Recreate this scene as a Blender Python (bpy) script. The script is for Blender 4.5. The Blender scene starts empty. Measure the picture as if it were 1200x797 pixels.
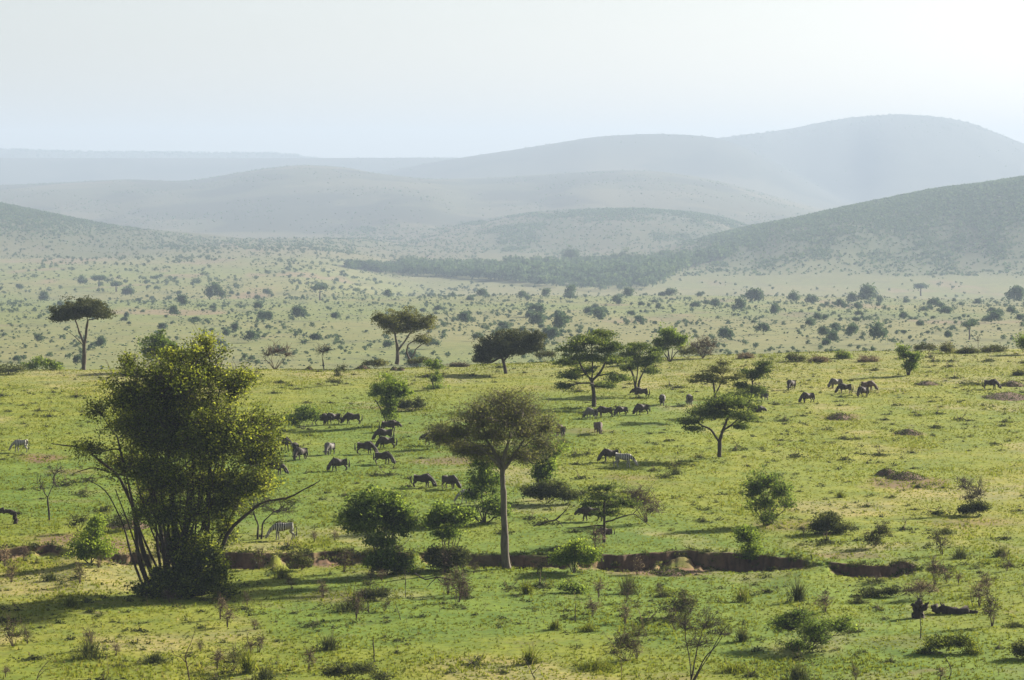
import bpy, math, random
import numpy as np
R = np.random.RandomState(7)
random.seed(7)
F = 4000.0; CU = 600.0; HV = 200.0          # focal length and horizon row in pixels of the 1200 px photograph
SUN_EL, SUN_AZ = 23.0, 48.0                 # azimuth clockwise from the viewing direction (+Y)
scene = bpy.context.scene
col = scene.collection

# ------------------------------------------------------------------ noise
_TAB = np.random.RandomState(99).rand(512, 512).astype(np.float64).ravel()
def _h(ix, iy, s):
    return _TAB[(((ix + s * 37) & 511) << 9) | ((iy + s * 101) & 511)]
def vn(x, y, s=0):
    x = np.asarray(x, float); y = np.asarray(y, float)
    ix = np.floor(x).astype(np.int64); iy = np.floor(y).astype(np.int64); fx = x - ix; fy = y - iy
    fx = fx * fx * fx * (fx * (fx * 6 - 15) + 10); fy = fy * fy * fy * (fy * (fy * 6 - 15) + 10)
    a = _h(ix, iy, s); b = _h(ix + 1, iy, s); c = _h(ix, iy + 1, s); d = _h(ix + 1, iy + 1, s)
    return (a * (1 - fx) + b * fx) * (1 - fy) + (c * (1 - fx) + d * fx) * fy
def fbm(x, y, o=4, s=0, g=0.5):
    t = 0; a = 1; n = 0
    for k in range(o):
        t = t + a * (vn(x, y, s + k * 17) - .5) * 2; n += a; a *= g
        x, y = x * 1.93 + y * .6 + 3.1, y * 1.93 - x * .6 + 7.7
    return t / n
def ss(a, b, t):
    t = np.clip((t - a) / (b - a), 0, 1); return t * t * (3 - 2 * t)
def smax(a, b, k):
    h = np.clip(.5 + .5 * (a - b) / k, 0, 1); return b * (1 - h) + a * h + k * h * (1 - h)

# ------------------------------------------------------------------ terrain
def ubank(x, y): return CU + F * x / np.maximum(y, 60)
BU = [-200, 0, 60, 90, 150, 270, 400, 470, 600, 700, 800, 870, 940, 1000, 1060, 1110, 1200, 1400]
BV = [640, 643, 640, 650, 652, 650, 647, 648, 650, 651, 649, 650, 657, 660, 662, 662, 655, 650]
BH = [.45, .45, .42, .06, .35, .62, .62, .42, .5, .5, .82, .78, .25, .42, .3, .1, .0, .0]
def bank_y(u):
    v = np.interp(u, BU, BV)
    x = (u - CU) * .0628
    return 128000. / (v - 140.) + 1.5 * fbm(x * .16, 0 * x, 3, 5) + .7 * fbm(x * .9, 0 * x + 9, 3, 6)
def bank_h(u): return np.interp(u, BU, BH) * np.clip(.95 + 1.3 * fbm((u - CU) * .036, 0 * u, 4, 8), .05, 1.3)
def bank_w(u): return .14 + 1.5 * np.clip(fbm((u - CU) * .022, 0 * u + 5, 3, 13) - .05, 0, 1)
HILLS = [  # name, distance, half width, ridge (u, v), roughness
 (4800, 1500, [(-1800, 80), (-600, 150), (-200, 205), (0, 238), (60, 250), (110, 261), (180, 271), (240, 279), (300, 287), (420, 301), (500, 310)], .05),
 (4500, 1150, [(650, 312), (750, 301), (800, 288), (850, 273), (900, 262), (950, 252), (1000, 241), (1050, 232), (1100, 222), (1150, 216), (1200, 207), (1400, 178), (2600, 90)], .05),
 (6000, 1500, [(300, 315), (380, 301), (430, 286), (470, 275), (510, 268), (560, 261), (610, 252), (640, 248), (700, 245), (745, 244), (790, 247), (830, 251), (870, 262), (900, 276), (960, 295)], .05),
 (8500, 3300, [(-1500, 190), (-200, 222), (0, 217), (60, 215), (150, 210), (215, 213), (250, 208), (290, 200), (350, 193), (400, 195), (440, 203), (500, 210), (560, 209), (600, 207), (660, 203), (720, 199), (770, 200), (820, 207), (870, 219), (950, 243), (1010, 258)], .035),
 (11000, 2600, [(330, 225), (400, 212), (440, 203), (480, 195), (520, 188), (600, 176), (650, 168), (700, 160), (760, 157), (810, 158), (850, 163), (900, 186), (950, 214), (1000, 238)], .03),
 (12800, 3000, [(700, 185), (800, 166), (850, 161), (880, 157), (930, 150), (960, 143), (1000, 137), (1060, 135), (1100, 138), (1130, 142), (1160, 153), (1200, 169), (1300, 196), (1500, 205), (2800, 180)], .03),
 (15500, 3500, [(-2500, 150), (-100, 172), (0, 175), (60, 177), (160, 178), (250, 179), (330, 179), (365, 184), (400, 192), (440, 193), (480, 194), (600, 198), (900, 200), (3000, 196)], .012)]
def terrain(x, y):
    x = np.asarray(x, float); y = np.asarray(y, float)
    u = ubank(x, y)
    P = -32 + .015 * y + .45 * fbm(x / 55., y / 70., 3, 1) * ss(150, 330, y) + .10 * fbm(x / 7., y / 7., 3, 2) + .035 * fbm(x / 1.1, y / 1.1, 3, 3)
    by = bank_y(u); bh = bank_h(u); bw = bank_w(u)
    d = y - by + .10 * fbm(x * 3.1, y * 3.1, 2, 14)
    bs = np.interp(u, BU, BH); face = 1 - ss(-bw, .14, d)
    low = face * (bs * ss(-34, -6, d) - (bs - bh) * ss(-3.5, -.8, d)) + .4 * bh * face * ss(-5, -1.0, d)
    low = low + .10 * (1 - ss(-.1, .5, np.abs(d - .1))) * fbm(x * 2.2, y * 2.2, 3, 12)
    P = P - low
    yc = np.interp(u, [-200, 0, 400, 600, 900, 1200, 1500], [438, 440, 441, 450, 468, 480, 484]) + 5 * fbm(x / 30., x * 0, 2, 4)
    M = -47.8 - (y - 850) * .0257
    M = np.where(y > 2200, -82.5 - (y - 2200) * .0057, M)
    und = fbm(x / 260., y / 330., 4, 21)
    M = M + 2.4 * und * ss(560, 900, y) + .5 * fbm(x / 30., y / 30., 3, 22) * ss(560, 800, y)
    floor = -108 - 12 * ss(3000, 6000, y) + 1.2 * und
    wr = ss(330, 520, u + 60 * fbm(x / 200., y / 200., 3, 23))
    crest2 = 2180 + 130 * fbm(x / 320., x * 0, 3, 24)
    far = wr * ss(0, 560, y - crest2)
    farL = (1 - wr) * ss(4900, 5600, y)
    M = M * (1 - np.maximum(far, farL)) + floor * np.maximum(far, farL)
    s = ss(-12, 118, y - yc)
    z = P * (1 - s) + M * s
    for D, W, pts, rg in HILLS:
        m = (np.abs(y - D) < W)
        if not m.any(): continue
        us = [p[0] for p in pts]; zs = [-(D * (p[1] - HV) / F) for p in pts]
        # ridge position follows the direction, smooth the polyline a little
        rz = (np.interp(u - 14, us, zs) + np.interp(u, us, zs) + np.interp(u + 14, us, zs)) / 3
        t = np.clip((y - D) / W + .10 * fbm(u / 120., 0 * u, 2, int(D)), -1, 1)
        g = np.cos(t * math.pi / 2) ** 2
        hgt = np.maximum(rz - floor, -5)
        wv = fbm(x / (D * .045) + 2 * fbm(x / 900., y / 900., 2, 9), y / (D * .10), 4, int(D) + 3)
        hz = floor + hgt * g * (1 + 1.6 * rg * wv * (1 - g * .75)) + .6 * rg * 20 * wv * g * (1 - g)
        hz = np.where(m, hz, -999)
        z = np.where(m, smax(z, hz, 5.0), z)
    return z

_ys = np.concatenate([np.arange(120, 520, .15), np.exp(np.arange(math.log(520), math.log(16000), .0016))])
def hit(u, v, ymin=0, ymax=None):
    """world point where the sight line through photo pixel (u, v) meets the ground"""
    if ymax is None: ymax = 1e9 if ymin > 500 else 500
    ys = _ys[(_ys >= ymin) & (_ys <= ymax)]
    x = (u - CU) / F * ys
    tv = HV - F * terrain(x, ys) / ys
    k = np.argmax(tv <= v) if (tv <= v).any() else np.argmin(tv)
    y = ys[k]; xx = (u - CU) / F * y
    return np.array([xx, y, float(terrain(xx, y))])

# ------------------------------------------------------------------ mesh helpers
class MB:
    def __init__(s): s.v = []; s.f = []; s.n = 0; s.a = []
    def add(s, v, f, a=None):
        v = np.asarray(v, float).reshape(-1, 3)
        s.v.append(v); s.f.append(np.asarray(f, np.int64) + s.n); s.n += len(v)
        s.a.append(np.full(len(v), .5) if a is None else np.broadcast_to(np.asarray(a, float), (len(v),)))
    def build(s, name, mat, parent=None, smooth=False):
        me = bpy.data.meshes.new(name)
        V = np.concatenate(s.v) if s.v else np.zeros((0, 3))
        me.vertices.add(len(V)); me.vertices.foreach_set('co', V.astype(np.float32).ravel())
        fl = [f.ravel() for f in s.f]; tot = np.concatenate([np.full(len(f), f.shape[1]) for f in s.f])
        L = np.concatenate(fl); me.loops.add(len(L)); me.loops.foreach_set('vertex_index', L.astype(np.int32))
        st = np.concatenate([[0], np.cumsum(tot)[:-1]])
        me.polygons.add(len(tot)); me.polygons.foreach_set('loop_start', st.astype(np.int32))
        if smooth: me.polygons.foreach_set('use_smooth', np.ones(len(tot), bool))
        at = me.attributes.new('rnd', 'FLOAT', 'POINT'); at.data.foreach_set('value', np.concatenate(s.a).astype(np.float32))
        me.update(calc_edges=True); me.validate()
        me.materials.append(mat)
        o = bpy.data.objects.new(name, me); col.objects.link(o)
        if parent is not None: o.parent = parent
        return o
def tag(o, label=None, cat=None, group=None, kind=None):
    if label: o['label'] = label
    if cat: o['category'] = cat
    if group: o['group'] = group
    if kind: o['kind'] = kind
    return o
def empty(name, loc, label, cat, group=None, rz=0):
    o = bpy.data.objects.new(name, None); col.objects.link(o)
    o.empty_display_size = .3; o.location = loc; o.rotation_euler = (0, 0, rz)
    return tag(o, label, cat, group)
def copy_tree(o, parent=None):
    c = o.copy(); col.objects.link(c); c.parent = parent
    for ch in [k for k in o.children]: copy_tree(ch, c)
    return c
def tube(mb, P, r, n=6, a=.5):
    P = np.asarray(P, float); r = np.broadcast_to(np.asarray(r, float), (len(P),))
    T = np.gradient(P, axis=0); T /= np.linalg.norm(T, axis=1)[:, None] + 1e-9
    up = np.where(np.abs(T[:, 2:3]) > .95, [[1., 0, 0]], [[0, 0, 1.]])
    A = np.cross(T, up); A /= np.linalg.norm(A, axis=1)[:, None] + 1e-9; B = np.cross(T, A)
    for i in range(1, len(A)):           # keep the ring from flipping
        if A[i] @ A[i - 1] < 0: A[i] *= -1; B[i] *= -1
    th = np.arange(n) * 2 * math.pi / n
    V = P[:, None] + r[:, None, None] * (A[:, None] * np.cos(th)[None, :, None] + B[:, None] * np.sin(th)[None, :, None])
    m = len(P); i = np.arange(m - 1)[:, None] * n; j = np.arange(n)[None]
    q = np.stack([i + j, i + (j + 1) % n, i + n + (j + 1) % n, i + n + j], -1).reshape(-1, 4)
    mb.add(V.reshape(-1, 3), q, a)
    if n >= 5: mb.add(V[-1], np.arange(n)[None], a); mb.add(V[0], np.arange(n)[None, ::-1], a)
def bend(p0, p1, k, rs, droop=0., wob=1.):
    """a wobbly path between two points"""
    p0 = np.asarray(p0, float); p1 = np.asarray(p1, float); L = np.linalg.norm(p1 - p0)
    t = np.linspace(0, 1, k)[:, None]
    P = p0 * (1 - t) + p1 * t
    w = rs.randn(3) * L * .10; w2 = rs.randn(3) * L * .05
    P += (w * np.sin(t * math.pi) + w2 * np.sin(t * 2 * math.pi)) * wob
    P[:, 2] += (droop * L * np.sin(t * math.pi))[:, 0]
    return P
def leaves(mb, C, size, rs, tone=0.5, spread=.28):
    """one small folded leaf (or leaf spray) per centre"""
    n = len(C)
    if n == 0: return
    d = rs.randn(n, 3); d[:, 2] *= .6; d /= np.linalg.norm(d, axis=1)[:, None]
    e = rs.randn(n, 3); e = np.cross(d, e); e /= np.linalg.norm(e, axis=1)[:, None]
    nr = np.cross(d, e)
    s = size * (.6 + .8 * rs.rand(n))[:, None]
    a = C - d * s * .5; b = C + e * s * .36 + nr * s * .12; c = C + d * s * .5; f = C - e * s * .36 + nr * s * .12
    V = np.stack([a, b, c, f], 1).reshape(-1, 3)
    q = np.arange(n * 4).reshape(-1, 4)
    mb.add(V, q, np.repeat(np.clip(tone + spread * rs.randn(n), 0, 1), 4))
# ------------------------------------------------------------------ materials
def newmat(name):
    m = bpy.data.materials.new(name); m.use_nodes = True; nt = m.node_tree; nt.nodes.clear()
    return m, nt, nt.nodes, nt.links
def ramp(N, stops, interp='LINEAR'):
    r = N.new('ShaderNodeValToRGB'); r.color_ramp.interpolation = interp
    el = r.color_ramp.elements
    while len(el) < len(stops): el.new(.5)
    for e, (p, c) in zip(el, stops): e.position = p; e.color = (*c, 1) if len(c) == 3 else c
    return r
def leafmat(name, dark, mid, bright, trans=.45):
    m, nt, N, K = newmat(name)
    at = N.new('ShaderNodeAttribute'); at.attribute_name = 'rnd'
    geo = N.new('ShaderNodeNewGeometry')
    no = N.new('ShaderNodeTexNoise'); no.inputs['Scale'].default_value = .55; no.inputs['Detail'].default_value = 2
    K.new(geo.outputs['Position'], no.inputs['Vector'])
    mx = N.new('ShaderNodeMath'); mx.operation = 'MULTIPLY_ADD'; mx.inputs[1].default_value = .9; mx.inputs[2].default_value = -.45
    K.new(no.outputs['Fac'], mx.inputs[0])
    ad = N.new('ShaderNodeMath'); ad.operation = 'ADD'; K.new(mx.outputs[0], ad.inputs[0]); K.new(at.outputs['Fac'], ad.inputs[1])
    r = ramp(N, [(0, dark), (.5, mid), (1, bright)]); K.new(ad.outputs[0], r.inputs[0])
    di = N.new('ShaderNodeBsdfDiffuse'); tr = N.new('ShaderNodeBsdfTranslucent')
    hs = N.new('ShaderNodeHueSaturation'); hs.inputs['Value'].default_value = 1.25; hs.inputs['Hue'].default_value = .485
    K.new(r.outputs[0], di.inputs[0]); K.new(r.outputs[0], hs.inputs['Color']); K.new(hs.outputs[0], tr.inputs[0])
    ms = N.new('ShaderNodeMixShader'); ms.inputs[0].default_value = trans
    K.new(di.outputs[0], ms.inputs[1]); K.new(tr.outputs[0], ms.inputs[2])
    gl = N.new('ShaderNodeBsdfGlossy'); gl.inputs['Roughness'].default_value = .5; gl.inputs[0].default_value = (1, 1, 1, 1)
    m2 = N.new('ShaderNodeMixShader'); m2.inputs[0].default_value = .006
    K.new(ms.outputs[0], m2.inputs[1]); K.new(gl.outputs[0], m2.inputs[2])
    o = N.new('ShaderNodeOutputMaterial'); K.new(m2.outputs[0], o.inputs[0])
    return m
def roughmat(name, c0, c1, scale=4., stretch=(1, 1, 1), rough=.9, bump=.4, coord='Object'):
    m, nt, N, K = newmat(name)
    tc = N.new('ShaderNodeTexCoord'); mp = N.new('ShaderNodeMapping'); mp.inputs['Scale'].default_value = stretch
    K.new(tc.outputs[coord], mp.inputs[0])
    no = N.new('ShaderNodeTexNoise'); no.inputs['Scale'].default_value = scale; no.inputs['Detail'].default_value = 6; no.inputs['Roughness'].default_value = .7
    K.new(mp.outputs[0], no.inputs['Vector'])
    r = ramp(N, [(.3, c0), (.7, c1)]); K.new(no.outputs['Fac'], r.inputs[0])
    b = N.new('ShaderNodeBsdfPrincipled'); b.inputs['Roughness'].default_value = rough; b.inputs['Specular IOR Level'].default_value = .25
    K.new(r.outputs[0], b.inputs['Base Color'])
    bp = N.new('ShaderNodeBump'); bp.inputs['Strength'].default_value = bump; bp.inputs['Distance'].default_value = .05
    K.new(no.outputs['Fac'], bp.inputs['Height']); K.new(bp.outputs[0], b.inputs['Normal'])
    o = N.new('ShaderNodeOutputMaterial'); K.new(b.outputs[0], o.inputs[0])
    return m
LM = {
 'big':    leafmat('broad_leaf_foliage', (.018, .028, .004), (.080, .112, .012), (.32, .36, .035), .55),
 'green':  leafmat('green_foliage', (.025, .048, .008), (.090, .15, .020), (.24, .32, .045), .55),
 'bright': leafmat('fresh_green_foliage', (.045, .08, .010), (.13, .20, .022), (.28, .36, .04), .55),
 'acacia': leafmat('acacia_foliage', (.020, .036, .008), (.070, .108, .018), (.20, .25, .04), .48),
 'umbr':   leafmat('umbrella_thorn_foliage', (.024, .034, .012), (.052, .062, .020), (.105, .11, .035), .3),
 'olive':  leafmat('olive_brown_foliage', (.045, .052, .014), (.115, .128, .032), (.22, .235, .06), .5),
 'grey':   leafmat('grey_scrub_foliage', (.05, .048, .03), (.11, .10, .06), (.19, .17, .10), .3),
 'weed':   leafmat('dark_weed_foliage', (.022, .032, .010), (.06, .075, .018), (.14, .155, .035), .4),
 'dry':    leafmat('dry_grass_stems', (.10, .075, .035), (.19, .15, .075), (.32, .27, .15), .3),
 'plain':  leafmat('valley_bush_foliage', (.030, .060, .032), (.065, .112, .050), (.12, .17, .065), .35),
}
BARK = roughmat('grey_brown_bark', (.035, .026, .018), (.13, .105, .08), 6, (1, 1, .25), .95, .9)
PALEBARK = roughmat('pale_trunk_bark', (.05, .04, .03), (.19, .16, .125), 5, (1, 1, .22), .95, .9)
DEAD = roughmat('dead_dark_wood', (.02, .014, .010), (.075, .055, .04), 6, (1, 1, .3), .95, .9)
REDTWIG = roughmat('brown_twig_bark', (.045, .028, .018), (.14, .09, .06), 6, (1, 1, .3), .95, .5)
EARTH = roughmat('reddish_earth', (.06, .036, .024), (.19, .12, .078), 2.2, (1, 1, 1), 1, 1.)
HIDE = roughmat('dark_wildebeest_hide', (.022, .016, .012), (.085, .060, .045), 3, (3, 1, .5), .75, .2)
BROWNHIDE = roughmat('brown_wildebeest_hide', (.07, .045, .032), (.16, .105, .075), 3, (3, 1, .5), .75, .2)
GREYHIDE = roughmat('grey_wildebeest_hide', (.07, .06, .052), (.17, .15, .13), 3, (3, 1, .5), .7, .2)
HORN = roughmat('dark_horn', (.015, .013, .012), (.05, .045, .04), 8, rough=.5, bump=.1)
HAIR = roughmat('black_hair', (.008, .007, .006), (.03, .025, .02), 12, rough=.8, bump=.5)
def zebramat():
    m, nt, N, K = newmat('zebra_stripes')
    tc = N.new('ShaderNodeTexCoord'); sp = N.new('ShaderNodeSeparateXYZ'); K.new(tc.outputs['Object'], sp.inputs[0])
    no = N.new('ShaderNodeTexNoise'); no.inputs['Scale'].default_value = 3; K.new(tc.outputs['Object'], no.inputs['Vector'])
    def mth(op, a, b):
        n = N.new('ShaderNodeMath'); n.operation = op
        for i, w in enumerate((a, b)):
            if isinstance(w, (int, float)): n.inputs[i].default_value = w
            else: K.new(w, n.inputs[i])
        return n.outputs[0]
    x = mth('ADD', sp.outputs['X'], mth('MULTIPLY', no.outputs['Fac'], .12))
    slant = mth('MULTIPLY', mth('MINIMUM', mth('ADD', sp.outputs['X'], .25), 0), 1.2)
    bx = mth('SINE', mth('MULTIPLY', mth('ADD', x, mth('MULTIPLY', slant, sp.outputs['Z'])), 38), 0)
    bz = mth('SINE', mth('MULTIPLY', mth('ADD', sp.outputs['Z'], mth('MULTIPLY', no.outputs['Fac'], .05)), 75), 0)
    leg = mth('LESS_THAN', sp.outputs['Z'], .68)
    w = mth('ADD', mth('MULTIPLY', bz, leg), mth('MULTIPLY', bx, mth('SUBTRACT', 1, leg)))
    r = ramp(N, [(.46, (.022, .02, .018)), (.54, (.45, .42, .37))]); K.new(mth('MULTIPLY_ADD', w, .5), r.inputs[0])
    r.inputs[0].links[0].from_node.inputs[2].default_value = .5
    b = N.new('ShaderNodeBsdfPrincipled'); b.inputs['Roughness'].default_value = .7; K.new(r.outputs[0], b.inputs['Base Color'])
    o = N.new('ShaderNodeOutputMaterial'); K.new(b.outputs[0], o.inputs[0]); return m
ZEBRA = zebramat()

def groundmat():
    m, nt, N, K = newmat('savanna_ground')
    at = N.new('ShaderNodeAttribute'); at.attribute_name = 'Col'
    geo = N.new('ShaderNodeNewGeometry')
    def noise(sc, det=5, rough=.6, stretch=(1, 1, 1)):
        mp = N.new('ShaderNodeMapping'); mp.inputs['Scale'].default_value = stretch
        K.new(geo.outputs['Position'], mp.inputs[0])
        n = N.new('ShaderNodeTexNoise'); n.inputs['Scale'].default_value = sc; n.inputs['Detail'].default_value = det
        n.inputs['Roughness'].default_value = rough; K.new(mp.outputs[0], n.inputs['Vector']); return n.outputs['Fac']
    fine = noise(1.7, 6, .75); mid = noise(.28, 5, .65); soil = noise(.16, 6, .7)
    def mixc(fac, a, b, mode='MIX'):
        x = N.new('ShaderNodeMix'); x.data_type = 'RGBA'; x.blend_type = mode
        for s, w in ((0, fac), (6, a), (7, b)):
            if isinstance(w, (int, float)): x.inputs[s].default_value = w
            elif isinstance(w, tuple): x.inputs[s].default_value = (*w, 1)
            else: K.new(w, x.inputs[s])
        return x.outputs[2]
    r1 = ramp(N, [(.30, (.62, .62, .60)), (.5, (1, 1, 1)), (.72, (1.28, 1.25, 1.18))]); K.new(fine, r1.inputs[0])
    c = mixc(1., at.outputs['Color'], r1.outputs[0], 'MULTIPLY')
    r2 = ramp(N, [(.35, (.72, .82, .80)), (.6, (1.12, 1.06, 1.0))]); K.new(mid, r2.inputs[0])
    c = mixc(1., c, r2.outputs[0], 'MULTIPLY')
    r3 = ramp(N, [(.60, (0, 0, 0)), (.72, (.55, .55, .55))]); K.new(soil, r3.inputs[0])
    c = mixc(r3.outputs[0], c, (.19, .135, .07))
    b = N.new('ShaderNodeBsdfPrincipled'); b.inputs['Roughness'].default_value = 1; b.inputs['Specular IOR Level'].default_value = .1
    K.new(c, b.inputs['Base Color'])
    bp = N.new('ShaderNodeBump'); bp.inputs['Strength'].default_value = .8; bp.inputs['Distance'].default_value = .06
    K.new(fine, bp.inputs['Height']); K.new(bp.outputs[0], b.inputs['Normal'])
    o = N.new('ShaderNodeOutputMaterial'); K.new(b.outputs[0], o.inputs[0]); return m
GROUND = groundmat()
def grassmat():
    m, nt, N, K = newmat('green_grass_blades')
    at = N.new('ShaderNodeAttribute'); at.attribute_name = 'rnd'
    r = ramp(N, [(0, (.06, .07, .010)), (.5, (.160, .192, .016)), (.85, (.245, .235, .034)), (1, (.34, .28, .13))]); K.new(at.outputs['Fac'], r.inputs[0])
    di = N.new('ShaderNodeBsdfDiffuse'); tr = N.new('ShaderNodeBsdfTranslucent')
    K.new(r.outputs[0], di.inputs[0]); K.new(r.outputs[0], tr.inputs[0])
    ms = N.new('ShaderNodeMixShader'); ms.inputs[0].default_value = .5; K.new(di.outputs[0], ms.inputs[1]); K.new(tr.outputs[0], ms.inputs[2])
    o = N.new('ShaderNodeOutputMaterial'); K.new(ms.outputs[0], o.inputs[0]); return m
GRASS = grassmat()

# ------------------------------------------------------------------ the ground sheet
PATCH = [  # bare reddish earth: u, v, half width px, half height px, strength
 (50, 537, 26, 5, .9), (80, 553, 30, 3, .5), (70, 632, 42, 9, .9), (130, 640, 26, 12, .8), (15, 655, 20, 6, .7), (385, 660, 38, 5, 1.),
 (780, 670, 70, 6, 1.), (860, 664, 60, 5, .8), (1058, 662, 20, 6, 1.), (1000, 651, 50, 4, .5), (1060, 566, 60, 7, .8), (1065, 508, 20, 3, .6),
 (985, 489, 22, 4, .8), (530, 540, 60, 6, .7), (560, 492, 36, 4, .5), (920, 615, 40, 8, .45), (1150, 613, 60, 6, .5), (690, 505, 30, 4, .4),
 (470, 478, 40, 4, .5), (740, 560, 40, 5, .45), (400, 700, 60, 7, .5), (110, 718, 20, 3, .5), (1060, 752, 60, 8, .25), (650, 455, 80, 4, .2)]
def sheet():
    a_in = np.linspace(-.163, .163, 760)
    k = np.linspace(0, 1, 46)[1:]
    aa = .163 + (.42 - .163) * k ** 1.5
    a = np.concatenate([-aa[::-1], a_in, aa])
    rows = [np.linspace(-900, 140, 14), np.arange(150, 184, 4), np.arange(184, 240, .5), np.arange(240, 247, .35), np.arange(247, 248.9, .25), np.arange(248.9, 249.9, .12),
            np.arange(249.9, 250.5, .045), np.arange(250.5, 252, .12), np.arange(252, 500, .5), np.exp(np.arange(math.log(500), math.log(2600), .006)),
            np.exp(np.arange(math.log(2600), math.log(18200), .009))]
    r = np.unique(np.concatenate(rows))
    A, Y = np.meshgrid(a, r)
    U = CU + F * A
    w = ss(196, 246, Y) * (1 - ss(254, 330, Y))
    Y = Y + (bank_y(U) - 250.1) * w
    X = A * np.maximum(Y, 150)
    Z = terrain(X, Y)
    xs, ys = X.ravel(), Y.ravel()
    m, n = X.shape
    i = np.arange(m - 1)[:, None] * n; j = np.arange(n - 1)[None]
    q = np.stack([i + j, i + j + 1, i + n + j + 1, i + n + j], -1).reshape(-1, 4)
    mb = MB(); mb.add(np.stack([xs, ys, Z.ravel()], 1), q)
    o = mb.build('ground', GROUND, smooth=True)
    # land cover as a colour per vertex
    V = HV - F * Z / np.maximum(Y, 60)
    g1 = fbm(X / 38., Y / 60., 4, 41); g2 = fbm(X / 9., Y / 14., 4, 42); g3 = fbm(X / 400., Y / 500., 4, 43)
    green = np.array([.160, .192, .016]); lush = np.array([.112, .170, .014]); yel = np.array([.225, .222, .034])
    tan = np.array([.200, .195, .075]); pale = np.array([.235, .215, .135]); earth = np.array([.23, .135, .085]); shrub = np.array([.055, .075, .03])
    def mix(c, d, f): return c * (1 - f[..., None]) + d * f[..., None]
    c = np.broadcast_to(green, X.shape + (3,)).copy()
    c = mix(c, lush, ss(-.08, .38, g1 + .35 * g2))
    c = mix(c, yel, ss(.05, .55, -g1 + .6 * g2) * .75)
    c = mix(c, yel, .5 * (1 - ss(.15, .5, g2)) * ss(330, 440, Y))
    c = mix(c, np.array([.30, .25, .13]), ss(.25, .6, g2 - .4 * g1) * .45)
    c = mix(c, tan * 1.1, .55 * ss(395, 455, Y + 25 * g2))
    farm = ss(460, 700, Y)
    cm = mix(np.broadcast_to(tan, X.shape + (3,)).copy(), np.array([.160, .190, .052]), ss(-.25, .35, g3 + .5 * fbm(X / 90., Y / 200., 4, 45)))
    cm = mix(cm, np.array([.25, .16, .12]), ss(.3, .55, fbm(X / 60., Y / 260., 4, 46)) * .6)
    cm = mix(cm, np.array([.10, .11, .05]), ss(.15, .5, fbm(X / 14., Y / 40., 4, 47)) * .5)
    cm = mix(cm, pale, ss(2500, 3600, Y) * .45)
    for D, W, pts, rg in HILLS[:3]:
        t = 1 - np.clip(np.abs(Y - D) / W, 0, 1)
        rz = np.interp(U, [p[0] for p in pts], [-(D * (p[1] - HV) / F) for p in pts])
        on = ss(-.15 if D == 4500 else .05, .6, t + .25 * fbm(X / 150., Y / 300., 4, 48)) * ss(-105, -75, rz)
        cm = mix(cm, shrub * (1.6 if D == 6000 else 1.3), on * (.9 if D == 4500 else .7))
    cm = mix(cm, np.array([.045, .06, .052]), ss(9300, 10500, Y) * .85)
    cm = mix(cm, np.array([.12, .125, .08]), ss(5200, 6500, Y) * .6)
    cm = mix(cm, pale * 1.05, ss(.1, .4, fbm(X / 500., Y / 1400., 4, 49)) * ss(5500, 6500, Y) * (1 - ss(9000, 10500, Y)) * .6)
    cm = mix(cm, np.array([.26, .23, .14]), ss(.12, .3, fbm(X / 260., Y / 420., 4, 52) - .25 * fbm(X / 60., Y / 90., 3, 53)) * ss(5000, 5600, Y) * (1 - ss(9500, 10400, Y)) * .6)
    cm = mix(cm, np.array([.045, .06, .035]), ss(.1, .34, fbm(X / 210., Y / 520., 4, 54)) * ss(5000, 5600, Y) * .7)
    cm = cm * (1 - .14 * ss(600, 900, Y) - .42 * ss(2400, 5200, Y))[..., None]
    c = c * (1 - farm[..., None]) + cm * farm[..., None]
    # earth patches and the cut bank
    pn = fbm(X / 2.2, Y / 6., 4, 50)
    near = Y < 520
    pf = np.zeros_like(X)
    for u, v, hw, hh, st in PATCH:
        d2 = ((U - u) / hw) ** 2 + ((V - v) / hh) ** 2
        pf = np.maximum(pf, st * ss(1.3, .35, np.sqrt(d2) * (1 + 0 * d2) + .55 * pn))
    pf = np.where(near, pf, 0)
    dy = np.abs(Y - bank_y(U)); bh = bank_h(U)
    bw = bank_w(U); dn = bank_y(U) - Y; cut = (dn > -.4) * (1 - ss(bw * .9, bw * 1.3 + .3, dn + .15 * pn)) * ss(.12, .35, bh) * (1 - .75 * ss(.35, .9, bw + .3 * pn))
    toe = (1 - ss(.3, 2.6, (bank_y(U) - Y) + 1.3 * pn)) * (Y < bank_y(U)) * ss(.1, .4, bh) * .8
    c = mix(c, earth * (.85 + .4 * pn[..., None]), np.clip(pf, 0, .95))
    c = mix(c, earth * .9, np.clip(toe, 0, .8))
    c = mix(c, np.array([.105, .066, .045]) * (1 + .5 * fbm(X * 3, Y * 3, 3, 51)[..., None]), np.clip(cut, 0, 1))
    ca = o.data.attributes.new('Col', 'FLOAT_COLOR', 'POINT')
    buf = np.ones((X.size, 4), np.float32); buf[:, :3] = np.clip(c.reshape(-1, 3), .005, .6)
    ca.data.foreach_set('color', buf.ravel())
    tag(o, kind='structure'); return o
sheet()

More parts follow.
